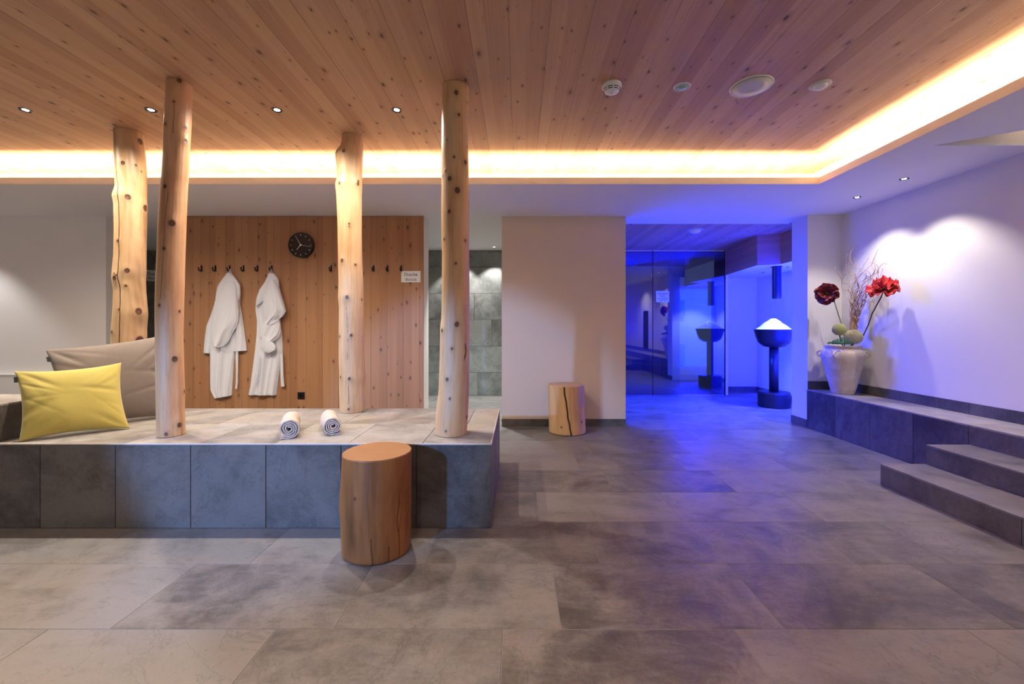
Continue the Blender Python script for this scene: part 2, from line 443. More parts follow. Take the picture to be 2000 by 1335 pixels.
# ---- baseboards
def skirt(name, boxes, z0=0, z1=.087):
    g = G(); att = []
    for x0, x1, y0, y1 in boxes: g.box(x0, x1, y0, y1, z0, z1)
    v = np.concatenate(g.v)
    o = mk(name, v, g.f, M['bench_stone'], attrs={'tile': [(.3, .6, .35)]*len(v)}); return struct(o)
skirt('baseboard_middle', [(-.2, .36, YB-.012, YB), (.362, .94, YB-.012, YB), (.942, 1.265, YB-.012, YB)])
skirt('baseboard_pier', [(3.367, 3.38, 4.90, 5.18)])
skirt('baseboard_niche', [(3.56, 4.33, 7.605, 7.62), (4.315, 4.33, 5.3, 7.6)])
skirt('baseboard_right', [(XR-.013, XR, -3, 1.2), (XR-.013, XR, 1.203, 2.35), (XR-.013, XR, 2.353, 3.5), (XR-.013, XR, 3.503, 4.9)], .445, .54)
skirt('baseboard_rear', [(3.38, XR-.013, 4.888, 4.90)], .445, .54)

# ================================================================== BENCH, LEDGE, STEPS
BX1, BY0, BY1, BZ = -.159, 2.449, 3.507, .494
bench = empty('tiled_bench', (-2.6, 2.98, 0), 'long dark stone-tiled bench carrying the four bare log columns', 'bench')
G().box(-5.6, BX1-.011, BY0+.011, BY1-.011, 0, BZ-.011).obj('core', M['grout_dark'], bench)
rt = []
x = BX1; i = 0
sizes_f = [.406, .435, .435]+[.44]*12
for s in sizes_f: rt.append((x-s, x, BY0+.006, 2.95)); x -= s
x = BX1; rt.append((x-.20, x, 2.95, BY1)); x -= .20
for _ in range(6): rt.append((x-.88, x, 2.95, BY1)); x -= .88
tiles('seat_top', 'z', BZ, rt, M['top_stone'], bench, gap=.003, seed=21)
rf = []; x = BX1; tn = [.22, .30, .42, .5, .44, .42, .30, .2, .3, .3, .3, .3]
for i in range(12): rf.append((x-.44, x, .0, BZ-.009, tn[i])); x -= .44
tiles('front_panel', 'y', BY0, rf, M['bench_stone'], bench, th=-.012, gap=.004, seed=2)
tiles('side_panel', 'x', BX1, [(BY0, 2.95, 0, BZ-.008), (2.95, BY1, 0, BZ-.008)], M['bench_stone'], bench, gap=.003, seed=3)
g = G(); g.box(-5.6, BX1+.001, BY0-.001, BY0+.006, BZ-.006, BZ+.0006); g.box(BX1-.005, BX1+.001, BY0, BY1, BZ-.006, BZ+.0006)
o = g.obj('edge_trim', M['metal_trim'], bench); o['label'] = 'thin pale metal edge strip'
hr = tiles('headrest', 'x', -3.08, [(2.452, 2.86, BZ, .709)], M['bench_stone'], bench, seed=8)
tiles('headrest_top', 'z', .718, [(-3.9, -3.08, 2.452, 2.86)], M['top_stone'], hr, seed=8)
tiles('headrest_front', 'y', 2.452, [(-3.9, -3.08, BZ, .709)], M['bench_stone'], hr, th=-.012, seed=8)
G().box(-3.9, -3.092, 2.464, 2.86, BZ, .706).obj('headrest_core', M['grout_dark'], hr)
# low white ledge before the rear wall, left
lw = wallbox('wall_ledge', -7.0, -4.885, 4.87, 4.95, 0, .61)
struct(G().box(-7, -4.88, 4.862, 4.95, .61, .622).obj('trim_5', M['paint']))

ledge = empty('stone_ledge', (3.57, 2.0, 0), 'raised stone-tiled ledge along the right wall carrying the clay jar', 'ledge')
LX, LZ = 3.37, .445
G().box(LX+.011, XR-.001, -3.2, 4.9, 0, LZ-.011).obj('core', M['grout_dark'], ledge)
ys = [4.9]
while ys[-1] > -3: ys.append(ys[-1]-.44)
tiles('riser', 'x', LX, [(b, a, 0, LZ-.010, .2+.35*((i*37) % 10)/10) for i, (a, b) in enumerate(zip(ys[:-1], ys[1:]))], M['bench_stone'], ledge, th=-.012, gap=.003, seed=31)
ys2 = [4.9]
while ys2[-1] > -3: ys2.append(ys2[-1]-.88)
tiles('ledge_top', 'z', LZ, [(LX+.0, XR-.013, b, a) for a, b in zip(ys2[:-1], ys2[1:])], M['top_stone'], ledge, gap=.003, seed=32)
def step(name, label, x0, x1, z0, z1, seed):
    s = empty(name, ((x0+x1)/2, 1.5, z0), label, 'step', 'stone steps below the ledge')
    Y1 = 3.133
    G().box(x0+.011, x1, -3.2, Y1-.002, z0, z1-.011).obj('core', M['grout_dark'], s)
    y = Y1; r1 = []; r2 = []
    for k in range(8): r1.append((y-.88, y, z0, z1-.010)); r2.append((x0, x1, y-.88, y)); y -= .88
    tiles('riser', 'x', x0, r1, M['bench_stone'], s, th=-.012, gap=.003, seed=seed)
    tiles('tread', 'z', z1, r2, M['floor'], s, gap=.003, seed=seed+1)
    return s
step('stone_step', 'lowest dark stone step, rising straight from the tiled floor', 2.705, 3.045, 0, .153, 41)
step('stone_step', 'second dark stone step, between the lowest step and the ledge', 3.045, 3.369, 0, .297, 43)

# ================================================================== LOGS
def log(name, label, cat, prof, Yc, z0, z1, mat, knots, cracks=(), stains=(), group=None, nth=200, nz=520, seed=0, plinth=False, capmat=None, lean=0, flat=None):
    prof = np.array(prof, float); zz = EYE-(prof[:, 0]-VY)*Yc/F
    xl = (prof[:, 1]-VX)*Yc/F; xr = (prof[:, 2]-VX)*Yc/F
    o = np.argsort(zz); zz, xl, xr = zz[o], xl[o], xr[o]
    z = np.linspace(z0, z1, nz)
    L = np.interp(z, zz, xl); R = np.interp(z, zz, xr)
    k = np.ones(9)/9; pad = lambda a: np.convolve(np.pad(a, 4, mode='edge'), k, 'valid')
    L, R = pad(L), pad(R)
    cx = (L+R)/2; t = cx/Yc; hr_ = (R-L)/2/np.sqrt(1+t*t)
    th = np.linspace(0, 2*PI, nth, endpoint=False)
    TH, Z = np.meshgrid(th, z)
    rad = np.repeat(hr_[:, None], nth, 1)
    rs = np.random.default_rng(seed)
    for _ in range(10):
        m = rs.integers(2, 6); fz = rs.uniform(.5, 3.0)
        rad = rad*(1+rs.uniform(.003, .010)/(.5+m*.4)*np.sin(m*TH+rs.uniform(0, 6)+np.sin(Z*fz*2)*.6)*np.cos(Z*fz*2+rs.uniform(0, 6)))
    for _ in range(14):
        m = rs.integers(9, 30); rad = rad*(1+rs.uniform(.0005, .0016)*np.sin(m*TH+rs.uniform(0, 6)+Z*rs.uniform(-1, 1)))
    kc = np.zeros((nz, nth, 3))
    az0 = math.atan2(-Yc, -float(cx.mean()))          # direction towards the camera
    def place(px, py):
        zc = EYE-(py-VY)*Yc/F; i = int(np.clip(np.searchsorted(z, zc), 0, nz-1))
        s = ((px-VX)*Yc/F-cx[i])/((R[i]-L[i])/2); s = max(-.98, min(.98, s))
        return az0+math.asin(s), zc, i
    for kx, ky, kr in knots:
        if ky is None: a, zc, i = kx[0], kx[1], int(np.clip(np.searchsorted(z, kx[1]), 0, nz-1))
        else: a, zc, i = place(kx, ky)
        dth = (TH-a+PI) % (2*PI)-PI
        d = np.sqrt((dth*hr_[i])**2+((Z-zc)*.8)**2)/kr
        rad = rad+kr*.35*np.exp(-(d/2.2)**2)-kr*.22*np.exp(-(d/.7)**2)
        core = np.clip((1.15-d)/.35, 0, 1); ring = np.exp(-((d-.95)/.22)**2)*.5
        kc[..., 0] = np.maximum(kc[..., 0], core*(.85+.15*np.exp(-((d-.8)/.25)**2)))
        kc[..., 2] = np.maximum(kc[..., 2], np.exp(-(d/2.0)**2)*.4)
    for pts, wd in cracks:
        A = [place(px, py) for px, py in pts]; A.sort(key=lambda q: q[1])
        za = np.array([q[1] for q in A]); aa = np.unwrap(np.array([q[0] for q in A]))
        ac = np.interp(z, za, aa)+.012*np.sin(z*23)+.008*np.sin(z*51+1)
        on = ((z >= za[0]) & (z <= za[-1])).astype(float)
        taper = np.clip(np.minimum(z-za[0], za[-1]-z)/.03, 0, 1)*on if len(pts) else 1
        if plinth: taper = on
        dth = (TH-ac[:, None]+PI) % (2*PI)-PI
        d = np.abs(dth*hr_[:, None])/(wd*(.35+.65*taper[:, None]))
        c = np.clip(1.4-d, 0, 1)*on[:, None]
        rad = rad-wd*1.6*c; kc[..., 1] = np.maximum(kc[..., 1], c)
    for px, py, w, h, amt in stains:
        a, zc, i = place(px, py)
        dth = (TH-a+PI) % (2*PI)-PI
        d = (dth*hr_[i]/w)**2+((Z-zc)/h)**2
        n = .5+.5*np.sin(Z*31+TH*9)*np.sin(Z*13-TH*5)
        kc[..., 2] = np.maximum(kc[..., 2], np.exp(-d)*amt*(.55+.45*n))
    edge = np.clip(np.minimum(Z-z0, z1-Z)/.006, 0, 1)
    rad = rad-.004*(1-edge)**2
    if plinth: rad = rad*(1-.05*np.clip((z0+.02-Z)/.02, 0, 1)**2)
    X = cx[:, None]+rad*np.cos(TH); Yv = Yc+rad*np.sin(TH)
    Zv = Z+0*X
    V = np.stack((X, Yv, Zv), -1).reshape(-1, 3)
    idx = np.arange(nz*nth).reshape(nz, nth)
    a = idx[:-1]; b = np.roll(idx, -1, 1)[:-1]; c = np.roll(idx, -1, 1)[1:]; d = idx[1:]
    Fc = np.stack((a, b, c, d), -1).reshape(-1, 4).tolist()
    n = len(V)
    V = np.vstack((V, [[cx[0], Yc, z0]], [[cx[-1], Yc, z1]]))
    Fc += [(int(idx[0, (j+1) % nth]), int(idx[0, j]), n) for j in range(nth)]
    KC = np.vstack((kc.reshape(-1, 3), [[0, 0, 0]], [[0, 0, 0]]))
    obj = mk(name, V, Fc, M[mat], loc=(float(cx[0]), Yc, z0), smooth=True, attrs={'kc': KC})
    prop(obj, label, cat, group)
    # sawn end face at the top (rings)
    topi = idx[-1]; rings = []
    tv = [V[q] for q in topi]; tc = np.array((cx[-1], Yc, z1))
    VV = []; NR = 14
    for r_ in np.linspace(1, 0.02, NR):
        VV += [tc+(p-tc)*r_ for p in tv]
    FF = [(r_*nth+j, r_*nth+(j+1) % nth, (r_+1)*nth+(j+1) % nth, (r_+1)*nth+j) for r_ in range(NR-1) for j in range(nth)]
    FF.append([(NR-1)*nth+j for j in range(nth)])
    mk('sawn_end', VV, FF, capmat or M[mat], obj, attrs={'kc': np.zeros((len(VV), 3))})
    return obj

def ringmat(name, a, b):
    t = NT(name); o = t.obj(); S = t.sep(o)
    r = t.math('SQRT', t.math('ADD', t.math('MULTIPLY', S[0], S[0]), t.math('MULTIPLY', S[1], S[1])))
    n = t.noise(o, 14., 4, .6); r2 = t.math('ADD', r, t.math('MULTIPLY', n, .02))
    w = t.math('SINE', t.math('MULTIPLY', r2, 750.))
    ang = t.math('ARCTAN2', S[1], S[0])
    cr = t.ramp(t.noise(t.comb(t.math('MULTIPLY', ang, 3.), t.math('MULTIPLY', r, 2.), 0.), 2.5, 5, .7), .66, .72, 0, .6)
    c = t.mix(t.math('ADD', t.math('MULTIPLY', w, .09), t.math('MULTIPLY', n, .8)), a, b)
    t.col(t.mix(cr, c, tuple(x*.3 for x in b))).rough(.6); return t.m
M['end_dark'] = ringmat('stump_end', (.36, .175, .065), (.26, .11, .035))
M['end_pale'] = ringmat('pale_stump_end', (.62, .40, .25), (.50, .30, .17))

gcol = 'bare log columns standing on the bench'
profA = [(140, 324, 377.5), (170, 323.3, 377.2), (240, 319.7, 374.8), (300, 318.2, 371.5), (345, 315.5, 369.5), (358, 312.8, 368), (400, 310.7, 366.1),
         (450, 307.4, 364.5), (500, 306, 363), (550, 303.8, 362), (600, 302.6, 360.3), (650, 302.6, 359), (700, 302.8, 360), (750, 303.3, 361.6), (765, 303.8, 362.4), (800, 304.2, 362), (840, 305, 363.2), (870, 305.6, 364)]
log('log_column', 'reddish bare log column standing beside the grey and yellow cushions, tilted slightly', 'column', profA, 2.64, BZ, ZC, 'log',
    [(350, 167, .012), (340, 209, .006), (324, 252, .008), (362, 252, .008), (362, 278, .012), (323, 371, .010), (336, 440, .017), (321, 489, .009), (312, 597, .008),
     (350, 608, .008), (341, 700, .015), (360, 765, .009), (350, 828, .013), (325, 842, .009)], seed=1, group=gcol,
    cracks=[([(340, 212), (339, 245), (338, 270)], .0012), ([(328, 380), (322, 440), (318, 520), (313, 590)], .0014)],
    stains=[(345, 480, .05, .22, .25), (335, 650, .04, .35, .3)])
profB = [(150, 864.7, 916), (200, 863.3, 915.3), (250, 862.7, 914.8), (300, 862.1, 915), (330, 862.4, 916.2), (400, 861.9, 916.6), (450, 862.1, 916.2), (500, 863.6, 916.2),
         (530, 863.3, 916.8), (580, 863, 916.8), (620, 862, 916.8), (640, 859.8, 917.2), (700, 858.7, 916.9), (740, 857.6, 916.5), (765, 856.5, 916.1), (790, 853, 915.3), (810, 851, 914.5), (850, 849.8, 911.8), (870, 849.5, 911)]
log('log_column', 'bare log column near the open end of the bench with a long dark knot scar', 'column', profB, 2.68, BZ, ZC, 'log_pale',
    [(891, 195, .013), (896, 236, .008), (912, 205, .006), (873, 283, .004), (912, 291, .005), (887, 317, .007), (908, 323, .012), (871, 342, .006), (865, 349, .006), (879, 358, .012),
     (893, 380, .016), (878, 420, .010), (868, 471, .008), (908, 473, .009), (890, 518, .007), (864.5, 645, .009), (892, 633, .014), (883, 679, .008), (874, 737, .010), (879, 773, .007), (911, 812, .009), (871.5, 834, .006)],
    seed=2, group=gcol, cracks=[([(909, 670), (911.5, 684), (907, 702)], .008)], stains=[(900, 760, .022, .28, .35), (905, 640, .03, .2, .2)])
profC = [(238, 220, 280.7), (260, 220.8, 280.9), (275, 221.4, 282.5), (300, 222, 285.8), (340, 223.5, 288), (368, 224.5, 288.2), (385, 218.6, 288.2), (400, 222, 288.2), (450, 222.9, 287.6), (500, 221.8, 287.3),
         (530, 218.6, 287.4), (545, 217.5, 286), (568, 221.6, 286.6), (600, 220.4, 289.3), (612, 219.7, 290.5), (640, 216.8, 288.4), (672, 215.7, 288.2), (740, 216, 288.5), (815, 215.5, 289)]
log('log_column', 'gnarled bare log column rising behind the grey cushion, with a long crack', 'column', profC, 3.30, BZ, ZC, 'log_pale',
    [(241, 327, .013), (265, 327, .009), (276, 336, .007), (250, 391, .018), (283, 405, .022), (231, 475, .009), (248.5, 531, .016), (225, 546, .015), (225, 537, .007), (246, 560, .009), (228, 540, .006),
     (270, 608, .022), (233, 605, .006), (220, 648, .010), (272, 665, .030), (273, 277, .020)],
    seed=3, group=gcol, cracks=[([(224, 246), (225.5, 300), (228, 352), (230, 385), (232.5, 440), (232, 500), (233, 560), (234, 620), (235, 700)], .0032)],
    stains=[(262, 310, .055, .20, 1.0), (268, 560, .06, .28, .9), (280, 290, .04, .15, .9), (264, 350, .035, .12, .8), (283, 440, .03, .18, .7), (255, 450, .02, .10, .4), (270, 630, .06, .14, .8)])
profD = [(248, 666.5, 710), (275, 667.6, 710), (288, 666, 710), (299, 657.5, 709.6), (310, 655.3, 709.2), (325, 657.6, 708.5), (350, 658.3, 707.9), (362, 654.8, 707.8), (372, 656, 707.4), (380, 657, 707), (420, 658.8, 707), (450, 659.5, 707),
         (500, 660.2, 708), (545, 661, 710), (560, 661, 710.3), (580, 660.1, 710.8), (600, 662, 711.4), (650, 661.8, 711.3), (700, 661.9, 712), (735, 662.9, 714.6), (750, 662.9, 713), (800, 663.6, 713.3), (815, 663.8, 713)]
log('log_column', 'pale bare log column standing next to the two rolled towels', 'column', profD, 3.38, BZ, ZC, 'log_pale',
    [(672, 305, .012), (663.5, 365, .010), (699, 358, .010), (698.5, 363, .012), (682, 442, .008), (682, 447, .005), (669, 512, .013), (694, 519, .008), (678, 582, .013), (706, 585, .008), (664, 656, .009), (686, 654, .010),
     (666, 734, .008), (682.5, 736, .010), (681, 794, .008), (659, 300, .02)],
    seed=4, group=gcol, cracks=[([(681, 745), (681, 790)], .0018), ([(677, 600), (680, 660), (679, 700)], .0012)],
    stains=[(676, 650, .018, .5, .35), (669, 480, .018, .2, .35)])
# stumps
profS = [(890, 669.4, 805.7), (920, 668, 805.7), (960, 665.6, 805.5), (985, 665, 805.5), (1010, 666.8, 805.3), (1050, 668.9, 805), (1085, 669.4, 804.5), (1110, 669.6, 803)]
st = log('log_stool', 'thick brown log stool standing on the floor right before the bench', 'stool', profS, 2.225, .0, .52, 'stump',
    [(696, 948, .006)], seed=8, group='log stools', nz=240, nth=320, plinth=True, capmat=M['end_dark'],
    cracks=[([(776, 1094), (778, 1040), (774, 1000), (780, 940)], .0022), ([(727, 1100), (728, 1060), (725, 1020)], .0022), ([(757, 1088), (758, 1040)], .0015), ([(784, 990), (776, 1020)], .0016), ([(671, 1090), (670, 1060)], .002)],
    stains=[(690, 1010, .035, .12, .8), (740, 1085, .1, .05, .5), (735, 930, .05, .12, .35)])
profT = [(750, 1070, 1139.5), (790, 1071.2, 1141.5), (840, 1072.5, 1144), (855, 1073, 1144)]
log('log_stool', 'pale log stool with one long black split standing against the cream wall', 'stool', profT, 4.69, .0, .532, 'stump_pale',
    [(1135, 818, .010), (1097, 826, .008)], seed=9, group='log stools', nz=240, nth=320, plinth=True, capmat=M['end_pale'],
    cracks=[([(1102, 751), (1105, 775), (1110, 808), (1117, 852)], .009)])

# ================================================================== CUSHIONS
def cushion(name, label, cs, th, mat, seed, tag, k=1.0):
    BL, BR, TR, TL = [np.array(c, float) for c in cs]
    n = 90; u = np.linspace(0, 1, n); U, Vv = np.meshgrid(u, u)
    nrm = np.cross(BR-BL, TL-BL); nrm /= np.linalg.norm(nrm)
    if nrm[1] > 0: nrm = -nrm
    # edges bow inwards between the corners
    a = 2*U-1; b = 2*Vv-1
    ai = a*(1-.09*k*(1-b**2)); bi = b*(1-.10*k*(1-a**2))
    Uu = (ai+1)/2; Vw = (bi+1)/2
    B = (BL*(1-Uu[..., None])+BR*Uu[..., None])*(1-Vw[..., None])+(TL*(1-Uu[..., None])+TR*Uu[..., None])*Vw[..., None]
    prof = (np.clip(1-np.abs(a)**2.6, 0, 1)*np.clip(1-np.abs(b)**2.6, 0, 1))**.55
    rs = np.random.default_rng(seed); W = np.zeros_like(a)
    for _ in range(26):                                   # creases running in from edges and corners
        ca, cb = rs.choice([-1, 1]), rs.choice([-1, 1])
        if rs.random() < .5: cb = rs.uniform(-1, 1)
        ang = math.atan2(-cb+rs.uniform(-.5, .5), -ca+rs.uniform(-.3, .3)); da, db = a-ca, b-cb
        al = da*math.cos(ang)+db*math.sin(ang); pr = -da*math.sin(ang)+db*math.cos(ang)
        L = rs.uniform(.25, .6); w = rs.uniform(.04, .10)
        W -= rs.uniform(.03, .12)*np.exp(-(pr/w)**2)*np.exp(-((al-L*.45)/L)**2)*(al > -.2)
    W += .05*np.sin(3*a+2*b+seed)+.03*np.sin(7*a-4*b)
    front = B+nrm*(th*(prof*(1+W*1.0)))[..., None]; back = B-nrm*(th*.8*prof)[..., None]
    g = G(); g.grid(front); g.grid(back[:, ::-1])
    V = np.concatenate(g.v)
    root = empty(name, tuple((BL+BR)/2), label, 'cushion', 'cushions leaning at the head of the bench')
    o = mk('cover', V, g.f, M[mat], root, smooth=True)
    import bmesh
    bm = bmesh.new(); bm.from_mesh(o.data); bmesh.ops.remove_doubles(bm, verts=bm.verts, dist=.0005)
    bmesh.ops.recalc_face_normals(bm, faces=bm.faces); bm.to_mesh(o.data); bm.free(); o.data.shade_smooth()
    c = TL*.88+BL*.12; d = (TL-BL)/np.linalg.norm(TL-BL); s = (BR-BL)/np.linalg.norm(BR-BL)
    c = c+s*.010+nrm*.006
    v = [c+s*i+d*j+nrm*h for h in (0, .002) for j in (-.022, .014) for i in (-.013, .003)]
    mk('care_tag', v, [(0,2,3,1),(4,5,7,6),(0,1,5,4),(2,6,7,3),(0,4,6,2),(1,3,7,5)], M['black_plastic'], root)
    return root
cushion('cushion', 'plump yellow cushion leaning before the larger grey linen cushion',
        [(-2.955, 2.475, BZ+.004), (-2.60, 2.80, BZ+.006), (-2.765, 2.915, .928), (-3.095, 2.57, .904)], .075, 'yellow', 11, None)
cushion('cushion', 'large rumpled grey linen cushion partly behind the yellow one and a log column',
        [(-2.99, 2.74, BZ+.008), (-2.60, 3.20, BZ+.006), (-2.72, 3.31, 1.13), (-3.21, 2.84, 1.02)], .095, 'taupe', 5, None, .75)

# ================================================================== TOWELS
def towel(label, fx, fy, bx, by, seed, tail):
    R0 = .060; th = .0095
    rs = np.random.default_rng(seed)
    T = 3.6*2*PI; n = 260; t = np.linspace(0, T, n)
    r = .010+(R0-.010-th*.5)*t/T
    squash = 1+.10*np.sin(2*t+seed)*(1-t/T)+.06*np.sin(3.1*t+seed*2)*(1-t/T)**.5
    r = r*squash
    s = tail
    A = t-T-PI/2*1.0
    cu = s*r*np.cos(A); cv = r*np.sin(A)
    # flat tail tucked along the bench
    k = 12; tu = np.linspace(.004, .048, k); cu = np.append(cu, s*tu*1.0+0); cv = np.append(cv, np.full(k, -R0+th*.5))
    P2 = np.stack((cu, cv), 1); d = np.gradient(P2, axis=0); d /= np.linalg.norm(d, axis=1)[:, None]; nn = np.stack((-d[:, 1], d[:, 0]), 1)
    up, dn = P2+nn*th*.42, P2-nn*th*.42
    a = np.array((fx, fy, BZ+R0+.001)); b = np.array((bx, by, BZ+R0+.001)); ax = (b-a)/np.linalg.norm(b-a); L = np.linalg.norm(b-a)
    side = np.array((ax[1], -ax[0], 0)); ns = 26
    root = empty('rolled_towel', tuple((a+b)/2-np.array((0, 0, R0+.001))), label, 'towel', 'rolled towels on the bench')
    m = len(P2); V = []
    for i in range(ns):
        q = i/(ns-1); sc = 1-.05*math.exp(-((q-.72)/.10)**2)+.03*math.sin(q*6+seed); off = .004*math.sin(q*9)
        e = min(q, 1-q)/.03; sc *= 1-.03*max(0, 1-e)
        for arr in (up, dn):
            for (x, y) in arr:
                V.append(a+ax*q*L+side*(x*sc+off)+np.array((0, 0, (y+R0)*sc-R0+.0015*math.sin(x*160+q*30))))
    F_ = []; W = 2*m
    for i in range(ns-1):
        for j in range(m-1):
            F_.append((i*W+j, i*W+j+1, (i+1)*W+j+1, (i+1)*W+j))
            F_.append((i*W+m+j+1, i*W+m+j, (i+1)*W+m+j, (i+1)*W+m+j+1))
        for j in (0, m-1):
            F_.append((i*W+j, (i+1)*W+j, (i+1)*W+m+j, i*W+m+j))
    for i in (0, ns-1):
        for j in range(m-1): F_.append((i*W+j, i*W+j+1, i*W+m+j+1, i*W+m+j))
    o = mk('terry_roll', V, F_, M['towel'], root, smooth=False)
    import bmesh
    bm = bmesh.new(); bm.from_mesh(o.data); bmesh.ops.recalc_face_normals(bm, faces=bm.faces); bm.to_mesh(o.data); bm.free()
    return root
towel('rolled beige towel lying on the bench, further from the pale log column', -1.400, 2.555, -1.535, 2.82, 1, -1)
towel('rolled beige towel lying on the bench, right beside the pale log column', -1.172, 2.64, -1.315, 2.90, 5, 1)

# ================================================================== WALL FITTINGS ON THE BOARDS
YP = YB-.02
def hook_at(px, label):
    x = (px-VX)*YP/F; z = EYE-(524.5-VY)*YP/F
    return x, z
hx = [394, 421, 449, 476, 503, 531, 647, 730, 757, 784]
h0 = None
names = {394: 'black coat hook at the end of the row, nearest the reddish log column', 421: 'empty black coat hook between the end hook and the robe with its sleeves out',
         449: 'black coat hook holding the bathrobe with both sleeves hanging out', 476: 'empty black coat hook just right of the robe with its sleeves out',
         503: 'empty black coat hook just left of the robe with a folded sleeve', 531: 'black coat hook holding the bathrobe with a folded sleeve',
         647: 'lone black coat hook just left of the pale log column', 730: 'black coat hook just right of the pale log column',
         757: 'black coat hook, middle of the three right of the pale log column', 784: 'black coat hook right above the corner of the white shower sign'}
for px in hx:
    x, z = hook_at(px, '')
    if h0 is None:
        h0 = empty('coat_hook', (x, YP, z), names[px], 'hook', 'black coat hooks on the board wall')
        G().box(x-.009, x+.009, YP-.006, YP, z-.032, z+.040).obj('back_plate', M['black'], h0, bevel=.002)
        g = G(); g.tube([(x, YP-.004, z-.022), (x, YP-.02, z-.030), (x, YP-.038, z-.027), (x, YP-.048, z-.012), (x, YP-.05, z+.004)], .0065, 10)
        g.obj('prong', M['black'], h0, smooth=True)
        G().tube([(x, YP-.05, z+.002), (x, YP-.0505, z+.010)], .0095, 12).obj('knob', M['black'], h0)
    else:
        c = copy_tree(h0); c.location = (x, YP, z); c['label'] = names[px]

# ---- clock
cx, cz = (586.8-VX)*(YP-.05)/F, EYE-(478-VY)*(YP-.05)/F
ck = empty('wall_clock', (cx, YP, cz), 'round black wall clock with silver ticks and hands on the board wall', 'clock')
def ydisc(g, cx, cz, prof, seg=64):            # lathe about a horizontal axis (prof: r, distance from the wall)
    V = []
    for r, d in prof:
        for k in range(seg):
            a = 2*PI*k/seg; V.append((cx+r*math.cos(a), YP-d, cz+r*math.sin(a)))
    n = len(prof)
    Fc = [(i*seg+k, i*seg+(k+1) % seg, (i+1)*seg+(k+1) % seg, (i+1)*seg+k) for i in range(n-1) for k in range(seg)]
    Fc += [list(range(seg))[::-1], [(n-1)*seg+k for k in range(seg)]]
    return g.add(V, Fc)
ydisc(G(), cx, cz, [(.135, 0), (.145, .004), (.146, .045), (.143, .050), (.137, .050), (.134, .042)]).obj('case', M['black_plastic'], ck, smooth=False)
ydisc(G(), cx, cz, [(.135, .0421), (.135, .0430)]).obj('dial', M['dial'], ck)
g = G()
for k in range(12):
    a = k*PI/6; c_, s_ = math.sin(a), math.cos(a); r0, r1, w = .108, .124, .0028
    q = [(r0, -w), (r1, -w), (r1, w), (r0, w)]
    v = [(cx+c_*r+s_*t_, YP-d, cz+s_*r-c_*t_) for d in (.0432, .0440) for r, t_ in q]
    G().add(v, [(0,1,2,3),(7,6,5,4),(0,4,5,1),(1,5,6,2),(2,6,7,3),(3,7,4,0)]).obj('hour_mark', M['chrome'], ck)
def hand(name, deg, L, w, d):
    a = math.radians(deg); c_, s_ = math.sin(a), math.cos(a); g = G()
    q = [(-.012, -w), (L, -w*.6), (L, w*.6), (-.012, w)]
    v = [(cx+c_*r+s_*t_, YP-dd, cz+s_*r-c_*t_) for dd in (d, d+.001) for r, t_ in q]
    g.add(v, [(0,1,2,3),(7,6,5,4),(0,4,5,1),(1,5,6,2),(2,6,7,3),(3,7,4,0)]).obj(name, M['chrome'], ck)
hand('minute_hand', -30, .113, .0030, .0450); hand('second_hand', 100, .120, .0022, .0475); hand('hour_hand', 220, .072, .0036, .0462)
# ---- socket
sx, sz = (588.5-VX)*YP/F, EYE-(772-VY)*YP/F
sk = empty('wall_socket', (sx, YP, sz), 'square black power socket low on the board wall', 'socket')
G().box(sx-.041, sx+.041, YP-.009, YP, sz-.041, sz+.041).obj('cover_plate', M['black_plastic'], sk, bevel=.003)
ydisc(G(), sx, sz, [(.024, .0092), (.024, .0098), (.020, .0098), (.019, .0094)], 32).obj('socket_insert', M['black'], sk)
# ---- signs
def lettering(parent, text, x, y, z, size, face='y'):
    c = bpy.data.curves.new('lettering', 'FONT'); c.body = text; c.size = size; c.align_x = 'CENTER'; c.align_y = 'CENTER'; c.extrude = .0003
    o = bpy.data.objects.new('lettering', c); COL.objects.link(o); bpy.context.view_layer.update()
    me = bpy.data.meshes.new_from_object(o.evaluated_get(bpy.context.evaluated_depsgraph_get())); bpy.data.objects.remove(o)
    me.materials.clear(); me.materials.append(M['ink']); o = bpy.data.objects.new('lettering', me); COL.objects.link(o)
    o.parent = parent; b = world_loc(parent); o.location = (x-b[0], y-b[1], z-b[2]); o.rotation_euler = (PI/2, 0, 0); return o
def sign(label, px0, px1, py0, py1, D, lines, cat='sign', rot=0):
    a = P(px0, py0, D); b = P(px1, py1, D); cx_, cz_ = (a[0]+b[0])/2, (a[2]+b[2])/2
    s = empty('paper_sign', (cx_, D, cz_), label, cat)
    G().box(a[0], b[0], D-.002, D, b[2], a[2]).obj('sheet', M['paper'], s)
    for t_, py, hpx in lines: lettering(s, t_, cx_, D-.0026, EYE-(py-VY)*D/F, hpx*D/F)
    if rot: s.rotation_euler = (0, rot, 0)
    return s
sign('small white sign reading Dusche doccia at the edge of the board wall', 783.7, 821.3, 529, 551, YP-.001, [('Dusche', 536, 8.6), ('doccia', 545.5, 8.6)])
sign('white sign on the dark tiles glimpsed between two log columns', 286, 313, 527.5, 549, 7.148, [('Dusche', 535, 8), ('doccia', 543, 8)], rot=.06)

